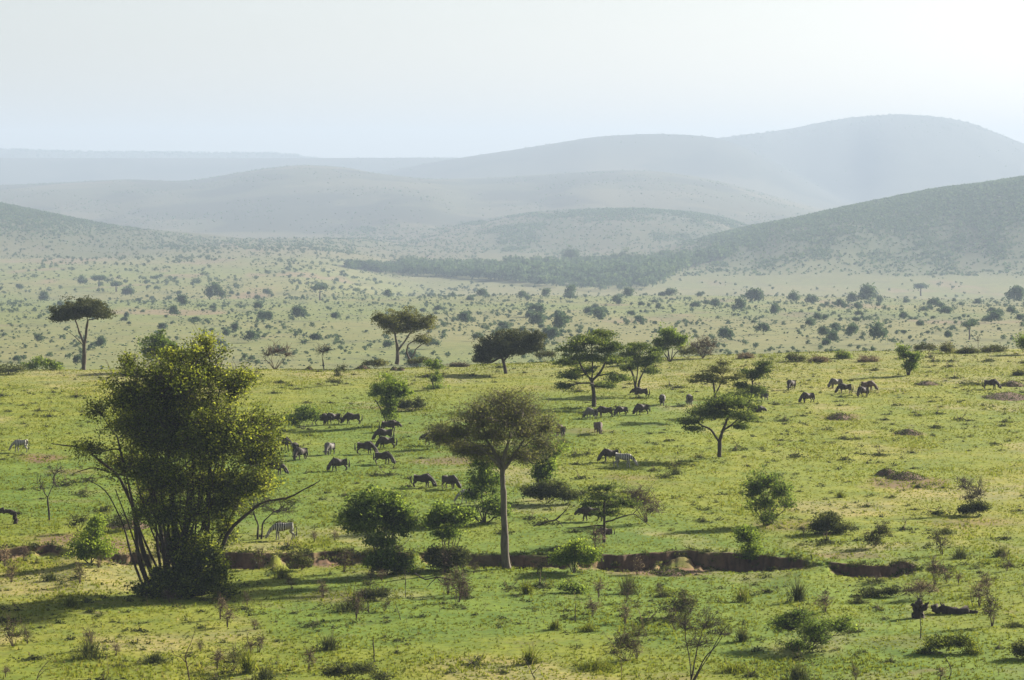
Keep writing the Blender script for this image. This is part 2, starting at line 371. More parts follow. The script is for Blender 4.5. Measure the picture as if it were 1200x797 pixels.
# ------------------------------------------------------------------ grass
def near_points(n, rs, y0=188, y1=472):
    out = []
    y = y0 + (y1 - y0) * rs.rand(n)
    x = (rs.rand(n) - .5) * 2 * .178 * y
    return x, y
def grass():
    rs = np.random.RandomState(3); mb = MB()
    x, y = near_points(262000, rs)
    p = fbm(x / 5., y / 8., 3, 61); q = fbm(x / 38., y / 60., 4, 41)
    u = ubank(x, y); by = bank_y(u)
    keep = (rs.rand(len(x)) < .55 + .5 * p) & ~((y > by - 2.2) & (y < by + .4) & (bank_h(u) > .3))
    x, y, p, q = x[keep], y[keep], p[keep], q[keep]
    z = terrain(x, y); n = len(x)
    h = (.04 + .08 * rs.rand(n)) * (1 + 1.1 * np.clip(p, 0, 1)); big = rs.rand(n) < .025; h[big] *= 2.3
    B = 3
    P = np.repeat(np.stack([x, y, z - .02], 1), B, 0); H = np.repeat(h, B)
    a = rs.rand(n * B) * 6.283; r = .10 * rs.rand(n * B)
    P[:, 0] += r * np.cos(a * 3); P[:, 1] += r * np.sin(a * 3)
    w = .035 + .05 * rs.rand(n * B)
    d = np.stack([np.cos(a), np.sin(a), 0 * a], 1) * w[:, None]
    lean = rs.randn(n * B, 2) * .35
    tip = P + np.stack([lean[:, 0] * H, lean[:, 1] * H, H + .02], 1)
    V = np.stack([P - d, P + d, tip], 1).reshape(-1, 3)
    tone = np.clip(.50 + .12 * rs.randn(n) - .25 * q + .15 * (rs.rand(n) < .12), 0, 1)
    mb.add(V, np.arange(n * B * 3).reshape(-1, 3), np.repeat(tone, B * 3))
    tag(mb.build('grass', GRASS), 'short green grass covering the near slope', 'grass', kind='stuff')
grass()
# ------------------------------------------------------------------ plants
def grow(root, rs, blobs, stems=None, leaf='green', bark=BARK, nc=40, lpc=30, ls=.16, cr=.45, flat=.6, tw=0, twl=.6, twr=.012,
         wood='trunk', foliage='crown', nstem=1, sr=.08, limb=.5, tone=.5, mb_only=False, sides=6, shell=.55, up=.3):
    """blobs: (x, z, rx, rz[, y]) in metres; stems: paths of (x, z, r[, y]); a wood mesh and a foliage mesh under root"""
    W = MB(); L = MB()
    blobs = [tuple(b) + (0.,) if len(b) == 4 else tuple(b) for b in blobs]
    if stems is None:
        stems = []
        bs = sorted(blobs, key=lambda b: b[1])
        for k in range(nstem):
            b = bs[rs.randint(len(bs))]
            ex = b[0] + rs.randn() * b[2] * .45; ez = b[1] - b[3] * .1; ey = b[4] + rs.randn() * b[2] * .4
            f = .5 + .35 * rs.rand()
            stems.append([(rs.randn() * sr * (1 if nstem > 1 else 0), -.15, sr, rs.randn() * sr), (ex * f * .6 + rs.randn() * .03, ez * f * .6, sr * .8, ey * f * .6), (ex * f, ez * f, sr * .55, ey * f)])
    nodes = []
    for st in stems:
        st = [tuple(p) + (0.,) if len(p) == 3 else tuple(p) for p in st]
        P = []; rr = []
        for a, b in zip(st[:-1], st[1:]):
            k = 6
            seg = bend((a[0], a[3], a[1]), (b[0], b[3], b[1]), k, rs, 0., .3)
            r = np.linspace(a[2], b[2], k)
            if P: seg = seg[1:]; r = r[1:]
            P += list(seg); rr += list(r)
        P = np.array(P); rr = np.array(rr) * (1 + .10 * rs.randn(len(P)))
        if len(P) > 4: P[1:-1] = .25 * P[:-2] + .5 * P[1:-1] + .25 * P[2:]
        tube(W, P, rr, sides + 2)
        for i in range(len(P) // 4 if len(stems) > 1 else len(P) // 2, len(P)): nodes.append((P[i], rr[i]))
    NP = np.array([n[0] for n in nodes]); NR = np.array([n[1] for n in nodes])
    area = np.array([b[2] * b[3] for b in blobs]); area = area ** .8; area /= area.sum(); nc = nc * 1.3; lpc = lpc * 1.3 if lpc > 12 else lpc
    for (bx, bz, rx, rz, by), ar in zip(blobs, area):
        c = np.array([bx, by, bz]); ry = max(rx * .9, .01)
        d = np.linalg.norm((NP - c) * [1, 1, 1.0], axis=1) + 2.0 * np.maximum(NP[:, 2] - bz, 0)
        i = int(np.argmin(d)); r0 = NR[i] * .75
        Lp = bend(NP[i], c + [0, 0, -rz * .25], 7, rs, .05)
        tube(W, Lp, np.linspace(r0, max(r0 * .35, .012), 7), sides)
        n = max(3, int(round(nc * ar)))
        g = rs.randn(n, 3); g /= np.linalg.norm(g, axis=1)[:, None] + 1e-9
        rad = (1 - shell * rs.rand(n) ** 1.5)[:, None] * (1 + .15 * rs.randn(n))[:, None]
        g[:, 2] = np.where(g[:, 2] < -.3, g[:, 2] * .5, g[:, 2])
        C = c + g * rad * [rx, ry, rz]
        C[:, 2] = np.maximum(C[:, 2], .06)
        for cc in C:
            s0 = Lp[rs.randint(3, 7)]
            p = bend(s0, cc, 4, rs, .04)
            tube(W, p, np.linspace(max(r0 * limb * .5, twr * 1.5), twr, 4), 3 if not tw else 4)
            for k in range(tw):
                q0 = p[rs.randint(2, 4)]
                dd = rs.randn(3) + np.array([0, 0, up]) + .6 * (cc - c) / (np.linalg.norm(cc - c) + .1)
                dd *= twl * (.5 + rs.rand()) / np.linalg.norm(dd)
                q = bend(q0, q0 + dd, 3, rs); tube(W, q, [twr, twr * .8, twr * .5], 3)
        if lpc:
            k = np.maximum(1, rs.poisson(lpc, n)); CC = np.repeat(C, k, 0)
            CR = np.repeat(cr * (.55 + .9 * rs.rand(n)), k)[:, None]
            Q = CC + np.clip(rs.randn(len(CC), 3), -1.9, 1.9) * CR * [.62, .62, .62 * flat]
            Q[:, 2] = np.maximum(Q[:, 2], .03)
            leaves(L, Q, ls, rs, np.clip(np.repeat(tone + .13 * rs.randn(n), k), 0, 1), .16)
    o1 = W.build(wood, bark, root, smooth=True)
    if L.n: L.build(foliage, LM[leaf], root)
    return root
NPL = [100]
def plant(name, label, cat, bu, bv, blobs, stems=None, group=None, base=None, **kw):
    """blobs and stems in photograph pixels, turned into metres at the distance where the plant stands"""
    p = hit(bu, bv) if base is None else base
    NPL[0] += 1; rs = np.random.RandomState(NPL[0])
    s = p[1] / F; v0 = HV - F * p[2] / p[1]
    root = empty(name, tuple(p), label, cat, group)
    out = []
    multi = len(blobs) > 1
    span = max(b[0] + b[2] for b in blobs) - min(b[0] - b[2] for b in blobs)
    for b in blobs:
        dy = rs.uniform(-.22, .22) * span * s if multi else 0
        out.append(((b[0] - bu) * s, (v0 - b[1]) * s, b[2] * s, b[3] * s, b[4] * s if len(b) > 4 else dy))
    st = None
    if stems:
        st = [[((q[0] - bu) * s, (v0 - q[1]) * s, q[2], q[3] * s if len(q) > 3 else 0.) for q in path] for path in stems]
        for path in st:
            if path[0][1] < .5: path[0] = (path[0][0], min(path[0][1], -.1), path[0][2], path[0][3])
    grow(root, rs, out, st, **kw)
    return root

# the big broad-leaved tree at left and the thicket at its foot
plant('broadleaf_tree', 'big many-stemmed broad-leaved tree at left with yellow-green sunlit leaves', 'tree', 207, 697,
      [(205, 465, 50, 42), (240, 432, 30, 30), (158, 462, 32, 32), (200, 600, 46, 24), (242, 602, 32, 22), (176, 590, 26, 22), (225, 642, 28, 24), (196, 640, 22, 22), (262, 625, 14, 22), (200, 440, 44, 30), (180, 510, 60, 34), (240, 520, 60, 40), (305, 560, 30, 18), (268, 590, 24, 24), (152, 500, 30, 30), (215, 508, 55, 42), (268, 500, 42, 44), (303, 532, 34, 32), (252, 566, 48, 34), (205, 560, 46, 34), (175, 492, 46, 34), (228, 482, 52, 44),
       (180, 545, 42, 26), (118, 478, 13, 9), (108, 524, 18, 9), (140, 548, 32, 16), (287, 572, 36, 22), (241, 402, 12, 9), (318, 495, 16, 9, 10), (282, 448, 20, 22), (205, 420, 30, 16), (146, 425, 12, 12), (300, 505, 30, 24)],
      [[(205, 697, .30), (204, 600, .20, -8), (196, 520, .10, -10)], [(188, 694, .20), (162, 620, .14, 8), (140, 562, .10, 14), (96, 524, .06, 10), (60, 520, .03, 4)],
       [(226, 694, .26), (242, 600, .18, 10), (252, 510, .09, 14)], [(236, 692, .20), (266, 624, .14, -10), (306, 588, .08, -14), (345, 580, .06, -14), (376, 562, .03, -12)],
       [(180, 692, .16), (160, 600, .11, -18), (140, 510, .06, -22)], [(214, 694, .22), (220, 600, .14, 20), (222, 500, .07, 30)], [(196, 694, .20), (182, 600, .13, 22), (168, 500, .07, 26)],
       [(232, 692, .15), (252, 640, .10, 24), (286, 560, .06, 30)], [(172, 690, .10), (150, 640, .07, 4), (128, 580, .05, 0), (100, 560, .02, 0)], [(205, 690, .14), (196, 640, .10, -24), (210, 560, .05, -26)],
       [(150, 560, .07, 14), (110, 548, .045, 10), (84, 556, .02, 8)]]
      + [[(207 + (k * 13 % 50) - 25, 692, .09, (k * 29 % 50) - 25), (205 + (k * 37 % 90) - 45, 630 - k * 2, .06, (k * 17 % 60) - 30), (205 + (k * 53 % 130) - 65, 570 - k * 3, .03, (k * 23 % 80) - 40)] for k in range(26)],
      leaf='big', bark=DEAD, nc=1500, lpc=42, ls=.16, tone=.52, cr=.58, flat=.85, sides=5, twr=.018, shell=.95, tw=2, twl=1.0)
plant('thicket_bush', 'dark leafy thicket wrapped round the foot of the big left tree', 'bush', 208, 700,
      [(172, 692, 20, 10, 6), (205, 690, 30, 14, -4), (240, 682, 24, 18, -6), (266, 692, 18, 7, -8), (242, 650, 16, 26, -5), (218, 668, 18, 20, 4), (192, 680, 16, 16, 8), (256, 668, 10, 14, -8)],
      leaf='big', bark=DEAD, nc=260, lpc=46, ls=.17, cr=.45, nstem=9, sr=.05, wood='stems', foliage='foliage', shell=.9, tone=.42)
plant('bare_tree', 'small bare forked tree standing left of the big broad-leaved tree', 'tree', 58, 610,
      [(48, 570, 9, 12), (64, 562, 8, 14), (70, 550, 8, 8)], [[(58, 610, .09), (56, 590, .07), (56, 582, .06)], [(56, 583, .05), (49, 570, .03)], [(56, 583, .05), (63, 568, .03)]],
      leaf='grey', bark=DEAD, nc=16, lpc=2, ls=.12, cr=.3, tw=4, twl=.6, twr=.018)
plant('round_bush', 'rounded fresh green bush at left beside the earth bank', 'bush', 106, 660,
      [(108, 634, 22, 22), (98, 648, 16, 12), (120, 645, 14, 14), (112, 618, 12, 12)], leaf='bright', nc=90, lpc=42, ls=.15, cr=.42, nstem=8, sr=.03, wood='stems', foliage='foliage', shell=.9)
plant('thorn_shrub', 'low dark shrub crouching behind the rounded fresh green bush', 'shrub', 92, 624,
      [(88, 612, 8, 8), (98, 608, 6, 10)], leaf='weed', bark=DEAD, nc=14, lpc=22, ls=.12, cr=.3, tw=3, twl=.6, nstem=4, sr=.02, wood='stems', foliage='foliage')
plant('thorn_shrub', 'dark low shrub on a mound behind the big left tree stems', 'shrub', 148, 622,
      [(140, 610, 20, 8), (160, 606, 10, 10)], leaf='weed', bark=DEAD, nc=34, lpc=30, ls=.14, cr=.4, nstem=5, sr=.02, wood='stems', foliage='foliage')
plant('thorn_tree', 'small thorn tree half hidden by the right side of the big tree', 'tree', 305, 632,
      [(300, 590, 26, 12), (325, 598, 22, 8), (285, 602, 16, 8), (335, 586, 16, 7)], [[(302, 632, .10), (303, 615, .07), (297, 600, .05)], [(306, 632, .08), (308, 612, .06), (320, 600, .04)]],
      leaf='acacia', bark=DEAD, nc=50, lpc=10, ls=.14, cr=.5, flat=.4, tw=3, twl=.7, twr=.016)
# crest trees, left to right
plant('umbrella_thorn_tree', 'flat-topped umbrella thorn tree standing alone at far left of the crest', 'tree', 98, 431,
      [(84, 367, 22, 10), (106, 365, 24, 10), (95, 361, 27, 10), (72, 372, 10, 5), (120, 369, 10, 6)], [[(98, 431, .30), (98, 405, .22), (101, 392, .17), (103, 375, .12)], [(98, 402, .16), (92, 388, .12), (88, 374, .09)], [(97, 405, .07, 6), (88, 396, .05, 8), (77, 388, .02, 9)]],
      leaf='umbr', bark=BARK, nc=230, lpc=60, ls=.22, cr=.62, flat=.5, shell=.9, tone=.45)
plant('low_bush', 'low spreading green bush on the crest left of the umbrella thorn', 'bush', 55, 434,
      [(50, 425, 13, 7), (65, 429, 10, 5), (36, 429, 8, 4)], leaf='green', nc=40, lpc=34, ls=.2, cr=.5, nstem=5, sr=.03, wood='stems', foliage='foliage')
plant('low_bush', 'dark low bush on the crest at the left edge of the photo', 'bush', 10, 438,
      [(14, 432, 14, 5), (-2, 433, 10, 5)], leaf='weed', nc=30, lpc=30, ls=.2, cr=.5, nstem=5, sr=.03, wood='stems', foliage='foliage')
plant('round_tree', 'dark green round-headed tree peeking out behind the big left tree', 'tree', 188, 436,
      [(186, 403, 20, 14), (198, 410, 11, 12), (176, 412, 10, 10)], leaf='green', nc=80, lpc=48, ls=.22, cr=.6, nstem=3, sr=.10, shell=.9, tone=.4)
plant('bare_shrub', 'sparse leafless spreading shrub on the crest right of the big tree', 'shrub', 322, 430,
      [(314, 414, 8, 8), (323, 410, 10, 8), (334, 413, 7, 9)], leaf='grey', bark=REDTWIG, nc=30, lpc=5, ls=.14, cr=.35, tw=5, twl=.8, twr=.025, nstem=7, sr=.05, wood='stems', foliage='foliage')
plant('bare_tree', 'thin nearly leafless sapling on the crest with a short trunk', 'tree', 379, 427,
      [(379, 411, 9, 6)], leaf='grey', bark=DEAD, nc=14, lpc=5, ls=.15, cr=.35, tw=5, twl=.7, twr=.022, nstem=2, sr=.06)
plant('leaning_shrub', 'spiky leaning shrub growing from a dark clump below the crest', 'shrub', 394, 452,
      [(396, 437, 4, 9), (403, 433, 3, 6), (390, 447, 10, 4)], leaf='weed', bark=DEAD, nc=26, lpc=24, ls=.14, cr=.28, tw=3, twl=.6, nstem=5, sr=.025, wood='stems', foliage='foliage')
plant('spreading_thorn_tree', 'olive-brown spreading thorn tree with forking pale trunks on the crest', 'tree', 465, 427,
      [(455, 378, 17, 12), (475, 372, 22, 11), (492, 380, 16, 12), (470, 386, 20, 9), (502, 376, 8, 6), (494, 397, 9, 7), (445, 373, 9, 8)],
      [[(465, 427, .30), (466, 408, .22), (463, 392, .13)], [(466, 412, .14), (473, 402, .12), (482, 388, .09)], [(482, 426, .15, 6), (476, 412, .10, 6), (478, 404, .09, 6), (490, 396, .06, 6), (503, 390, .04, 6)], [(482, 420, .09, 6), (487, 409, .07, 6), (496, 403, .05, 6)]],
      leaf='olive', bark=PALEBARK, nc=240, lpc=36, ls=.18, cr=.55, flat=.5, tw=2, twl=.6, twr=.018, shell=.9, tone=.35)
plant('leaning_thorn_tree', 'dark dense leaning thorn tree with a one-sided sweeping crown', 'tree', 591, 438,
      [(575, 408, 17, 14), (592, 400, 20, 12), (610, 398, 18, 11), (622, 405, 14, 10), (565, 418, 9, 12), (583, 415, 16, 9), (626, 396, 10, 9), (602, 410, 18, 8)],
      [[(593, 438, .26), (590, 424, .20), (584, 410, .13)], [(590, 424, .14), (602, 408, .09)]], leaf='umbr', bark=DEAD, nc=300, lpc=56, ls=.2, cr=.55, flat=.6, shell=.9, tone=.42)
plant('layered_acacia', 'large dark green layered acacia in the middle of the grazing slope', 'tree', 695, 477,
      [(692, 400, 28, 9), (672, 408, 18, 6), (716, 408, 18, 8), (664, 425, 15, 7), (690, 418, 24, 10), (722, 424, 14, 7), (668, 440, 14, 6), (684, 434, 14, 7), (722, 442, 15, 6), (660, 452, 9, 4), (712, 452, 14, 5), (706, 392, 16, 5)],
      [[(696, 477, .24), (695, 456, .19), (693, 442, .16)], [(693, 446, .14), (680, 428, .10), (674, 412, .06)], [(694, 446, .14), (706, 432, .10), (714, 414, .06)], [(694, 448, .10), (694, 420, .07), (694, 402, .05)]],
      leaf='acacia', bark=DEAD, nc=340, lpc=50, ls=.17, cr=.6, flat=.32, shell=.9)
plant('layered_acacia', 'smaller layered acacia with forked trunk just right of the largest acacia', 'tree', 746, 462,
      [(750, 408, 20, 7), (738, 417, 14, 8), (764, 420, 13, 8), (750, 425, 18, 9), (768, 412, 9, 5), (736, 432, 9, 5), (762, 434, 10, 5)],
      [[(745, 462, .18), (744, 448, .14), (738, 432, .09)], [(747, 462, .15), (749, 446, .11), (757, 430, .07)], [(745, 450, .09), (748, 424, .05)]], leaf='acacia', bark=DEAD, nc=150, lpc=42, ls=.17, cr=.55, flat=.42, shell=.9)
plant('round_tree', 'bushy green round-crowned tree on the crest behind the acacias', 'tree', 785, 424,
      [(785, 400, 18, 14), (774, 406, 10, 10), (796, 398, 10, 10), (783, 390, 12, 7)], leaf='green', bark=DEAD, nc=110, lpc=40, ls=.2, cr=.55, nstem=6, sr=.08, shell=.9)
plant('grey_shrub', 'grey twiggy scrub on the crest right of the round-crowned tree', 'shrub', 824, 420,
      [(818, 405, 10, 10), (832, 403, 9, 10), (826, 412, 12, 7)], leaf='grey', bark=REDTWIG, nc=50, lpc=14, ls=.16, cr=.45, tw=4, twl=.8, twr=.02, nstem=7, sr=.04, wood='stems', foliage='foliage')
plant('pale_bush', 'soft olive bush low on the crest between round tree and grey scrub', 'bush', 806, 420,
      [(806, 411, 12, 8)], leaf='olive', nc=24, lpc=30, ls=.18, cr=.45, nstem=5, sr=.03, wood='stems', foliage='foliage')
plant('layered_acacia', 'brownish sparse acacia standing behind the low dark acacia at right', 'tree', 838, 492,
      [(824, 440, 16, 5), (842, 434, 20, 6), (860, 442, 12, 5), (836, 446, 20, 5), (848, 425, 9, 4), (815, 446, 9, 3)],
      [[(838, 492, .16), (838, 462, .12), (836, 448, .09)], [(838, 462, .09), (848, 444, .05)]], leaf='olive', bark=DEAD, nc=110, lpc=26, ls=.16, cr=.5, flat=.3, shell=.9, tone=.3)
plant('layered_acacia', 'dark wind-bent acacia behind the right shoulder of the low acacia', 'tree', 880, 486,
      [(882, 440, 20, 7), (868, 452, 12, 5), (892, 434, 11, 6), (896, 426, 6, 3), (876, 462, 14, 7), (888, 456, 10, 6)],
      [[(878, 486, .16), (878, 468, .13), (882, 448, .08)]], leaf='acacia', bark=DEAD, nc=110, lpc=42, ls=.17, cr=.5, flat=.45, shell=.9, tone=.38)
plant('layered_acacia', 'low flat dark acacia with a slanting forked trunk at right of the slope', 'tree', 842, 536,
      [(846, 468, 26, 8), (866, 474, 22, 10), (826, 484, 18, 8), (806, 494, 16, 6), (850, 484, 24, 10), (876, 488, 14, 8), (870, 500, 12, 5), (838, 474, 18, 7), (812, 501, 10, 4)],
      [[(843, 536, .20), (843, 517, .16), (847, 504, .13), (856, 486, .08)], [(843, 518, .12), (834, 504, .10), (818, 496, .06)], [(846, 505, .09), (862, 494, .06), (872, 484, .04)]],
      leaf='acacia', bark=DEAD, nc=230, lpc=40, ls=.16, cr=.5, flat=.38, shell=.9)
plant('round_tree', 'bright green bushy tree with a thick dark leafy stem above the herd', 'tree', 456, 498,
      [(456, 452, 20, 14), (446, 458, 14, 12), (470, 460, 12, 12), (457, 484, 9, 14), (456, 470, 12, 10)], leaf='bright', bark=DEAD, nc=130, lpc=42, ls=.17, cr=.45, nstem=6, sr=.07, shell=.9, tone=.42)
plant('dark_bush', 'low nearly black bush right beside the bright green bushy tree', 'bush', 481, 481,
      [(472, 474, 9, 7), (488, 473, 10, 6)], leaf='weed', nc=40, lpc=40, ls=.14, cr=.38, nstem=5, sr=.03, wood='stems', foliage='foliage', tone=.3)
plant('shrubby_sapling', 'small upright green sapling with dark skirt just below the crest', 'tree', 509, 456,
      [(510, 428, 9, 9), (503, 426, 6, 5), (512, 442, 7, 12), (511, 453, 14, 3)], leaf='green', bark=DEAD, nc=60, lpc=32, ls=.16, cr=.38, nstem=5, sr=.05, shell=.9)
plant('round_bush', 'green bush with the herd grazing at its right side', 'bush', 356, 503,
      [(352, 488, 14, 12), (364, 484, 10, 11), (346, 493, 9, 8)], leaf='green', nc=75, lpc=36, ls=.16, cr=.42, nstem=7, sr=.03, wood='stems', foliage='foliage')
plant('upright_bush', 'upright green bush alone on the right part of the grazing slope', 'bush', 1064, 440,
      [(1062, 414, 11, 11), (1072, 420, 8, 9), (1064, 428, 10, 10), (1055, 410, 5, 5)], leaf='green', bark=DEAD, nc=80, lpc=40, ls=.17, cr=.42, nstem=7, sr=.05, shell=.9, wood='stems', foliage='foliage')
# tall central tree and its neighbours
plant('tall_umbrella_tree', 'tall umbrella-shaped tree with a single straight pale trunk in the centre', 'tree', 594, 667,
      [(568, 482, 38, 18), (612, 480, 36, 18), (590, 468, 32, 13), (538, 503, 28, 18), (575, 508, 36, 22), (618, 508, 32, 22), (640, 500, 15, 18), (596, 492, 50, 18), (530, 520, 20, 12), (560, 530, 30, 16), (612, 535, 28, 16), (515, 510, 13, 13), (585, 538, 20, 12), (640, 520, 16, 12), (545, 528, 22, 12)],
      [[(594, 667, .33), (592, 620, .24), (590, 575, .20), (589, 548, .18)], [(589, 550, .16), (578, 528, .12, 4), (560, 505, .07, 8)], [(589, 550, .17), (594, 525, .12, -6), (600, 500, .07, -10)], [(589, 552, .13), (604, 530, .09, 10), (622, 508, .05, 14)], [(588, 550, .11), (570, 530, .07, -14), (545, 512, .04, -18)]],
      leaf='olive', bark=PALEBARK, nc=680, lpc=18, ls=.12, cr=.58, flat=.75, tw=5, twl=.6, twr=.013, shell=.98, tone=.45)
plant('dark_bush', 'tall dark green bush directly behind the central pale trunk', 'bush', 568, 612,
      [(568, 560, 20, 26), (556, 580, 12, 16), (578, 590, 16, 18), (566, 540, 18, 16), (585, 600, 16, 8), (548, 600, 8, 6)], leaf='green', nc=150, lpc=38, ls=.17, cr=.5, nstem=8, sr=.06, wood='stems', foliage='foliage', tone=.38, shell=.9)
plant('leafy_tree', 'narrow leafy tree rising from a dark thicket right of the central trunk', 'tree', 634, 586,
      [(628, 535, 14, 15), (644, 528, 14, 12), (634, 555, 14, 16), (642, 548, 10, 12)], leaf='green', bark=DEAD, nc=120, lpc=34, ls=.17, cr=.48, nstem=6, sr=.07, shell=.9)
plant('dark_bush', 'dark wide thicket at the foot of the narrow leafy tree', 'bush', 640, 590,
      [(626, 578, 16, 9), (645, 574, 18, 11), (664, 580, 14, 6)], leaf='weed', nc=80, lpc=40, ls=.16, cr=.45, nstem=7, sr=.03, wood='stems', foliage='foliage', tone=.35)
plant('thorn_bush', 'greenish grey thorn bush at the left edge of the umbrella tree crown', 'bush', 514, 526,
      [(508, 508, 8, 12), (514, 515, 9, 9), (520, 504, 7, 8)], leaf='olive', nc=50, lpc=26, ls=.15, cr=.42, nstem=5, sr=.03, wood='stems', foliage='foliage')
plant('layered_acacia', 'small sparse layered acacia with half-dead branches reaching right', 'tree', 708, 636,
      [(712, 572, 16, 5), (705, 582, 26, 6), (690, 590, 14, 5), (718, 592, 20, 6), (712, 602, 20, 5), (736, 588, 14, 8), (698, 573, 10, 4)],
      [[(708, 636, .12), (708, 612, .09), (709, 585, .05)], [(708, 612, .07), (722, 607, .05, -4), (742, 601, .04, -8), (752, 608, .03, -8), (762, 616, .02, -8)], [(742, 601, .03, -8), (752, 590, .02, -8)], [(708, 616, .06), (690, 618, .045, 6), (664, 620, .03, 10)]],
      leaf='acacia', bark=DEAD, nc=120, lpc=22, ls=.14, cr=.45, flat=.3, tw=3, twl=.5, twr=.012, shell=.95, tone=.4)
plant('bare_shrub', 'brown leafless tangle of twigs beside the small half-dead acacia', 'shrub', 758, 612,
      [(752, 585, 18, 16), (764, 596, 12, 12), (740, 580, 14, 10)], leaf='grey', bark=REDTWIG, nc=70, lpc=4, ls=.11, cr=.4, tw=6, twl=.6, twr=.013, nstem=6, sr=.035, wood='stems', foliage='foliage')
plant('round_bush', 'large round green bush on a dark mound in front of the bank', 'bush', 452, 670,
      [(438, 602, 34, 26), (420, 608, 24, 18), (462, 600, 22, 22), (440, 588, 28, 14), (462, 618, 18, 14), (478, 612, 8, 16), (425, 618, 22, 12), (448, 632, 18, 10)],
      [[(452, 672, .10), (450, 645, .08), (444, 620, .06)], [(458, 672, .09), (460, 640, .07), (462, 612, .05)], [(446, 672, .08), (438, 640, .06), (424, 616, .04)], [(455, 672, .06), (456, 640, .05, 8), (446, 600, .03, 12)]],
      leaf='green', bark=PALEBARK, nc=330, lpc=40, ls=.17, cr=.46, shell=.9, tone=.48, wood='stems', foliage='foliage')
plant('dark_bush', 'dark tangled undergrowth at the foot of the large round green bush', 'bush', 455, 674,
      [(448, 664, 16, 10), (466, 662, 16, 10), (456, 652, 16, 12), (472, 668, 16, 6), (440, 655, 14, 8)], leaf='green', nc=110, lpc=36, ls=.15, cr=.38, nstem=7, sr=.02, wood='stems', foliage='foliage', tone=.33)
plant('upright_bush', 'loose airy green bush left of the central trunk with a dark base', 'bush', 524, 667,
      [(522, 602, 20, 14), (512, 612, 13, 12), (536, 608, 16, 13), (548, 602, 10, 5), (526, 624, 18, 8)], leaf='green', nc=150, lpc=26, ls=.16, cr=.44, nstem=9, sr=.04, shell=.95, wood='stems', foliage='foliage', tone=.5)
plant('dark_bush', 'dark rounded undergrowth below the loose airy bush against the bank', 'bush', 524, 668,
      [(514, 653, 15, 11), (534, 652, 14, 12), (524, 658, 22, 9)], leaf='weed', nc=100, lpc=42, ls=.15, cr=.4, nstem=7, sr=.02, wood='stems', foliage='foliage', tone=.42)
plant('round_bush', 'bright yellow-green round bush right of the central trunk at the bank', 'bush', 672, 671,
      [(672, 650, 22, 15), (660, 655, 14, 10), (688, 652, 12, 12), (676, 640, 14, 8)], leaf='bright', nc=130, lpc=38, ls=.14, cr=.4, nstem=10, sr=.03, shell=.9, wood='stems', foliage='foliage', tone=.55)
plant('upright_bush', 'upright twiggy green shrub on the right half of the meadow', 'bush', 897, 616,
      [(898, 566, 22, 18), (884, 574, 14, 16), (914, 576, 14, 16), (898, 590, 22, 14), (920, 588, 10, 8), (898, 606, 14, 8)], leaf='green', bark=BARK, nc=160, lpc=24, ls=.15, cr=.44, tw=2, twl=.5, twr=.013, nstem=12, sr=.045, shell=.95, wood='stems', foliage='foliage', tone=.45)
plant('upright_bush', 'slender fresh green bush growing from the bank right of the sandy patch', 'bush', 878, 670,
      [(876, 630, 15, 12), (880, 645, 14, 10), (870, 622, 8, 6), (878, 658, 12, 9)], leaf='bright', nc=90, lpc=26, ls=.15, cr=.4, nstem=7, sr=.03, shell=.95, wood='stems', foliage='foliage', tone=.45)
plant('bare_shrub', 'bare grey shrub with a dark bushy skirt near the right edge', 'shrub', 1140, 602,
      [(1130, 568, 10, 10), (1148, 574, 9, 14), (1138, 580, 14, 12), (1124, 562, 6, 5)], leaf='grey', bark=BARK, nc=50, lpc=5, ls=.12, cr=.35, tw=5, twl=.6, twr=.014, nstem=10, sr=.035, wood='stems', foliage='foliage')
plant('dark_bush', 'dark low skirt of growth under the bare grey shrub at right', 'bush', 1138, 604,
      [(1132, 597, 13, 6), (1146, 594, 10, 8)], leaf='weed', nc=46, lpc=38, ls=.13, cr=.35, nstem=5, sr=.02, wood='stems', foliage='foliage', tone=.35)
plant('dark_bush', 'rounded dark shrub on bare earth right of the upright twiggy shrub', 'bush', 972, 625,
      [(972, 612, 15, 12), (985, 619, 18, 6), (958, 619, 12, 6)], leaf='weed', nc=80, lpc=38, ls=.14, cr=.38, nstem=6, sr=.02, wood='stems', foliage='foliage', tone=.45)
plant('brown_bush', 'small brown twiggy bush just above the right end of the bank', 'bush', 1024, 642,
      [(1022, 632, 9, 8), (1032, 622, 9, 9)], leaf='weed', bark=REDTWIG, nc=34, lpc=18, ls=.12, cr=.34, tw=4, twl=.5, twr=.012, nstem=5, sr=.02, wood='stems', foliage='foliage')
plant('leafy_bush', 'green bush cut off by the right edge of the photo on the crest', 'bush', 1203, 416,
      [(1204, 402, 12, 12)], leaf='green', nc=50, lpc=36, ls=.18, cr=.5, nstem=6, sr=.04, wood='stems', foliage='foliage')
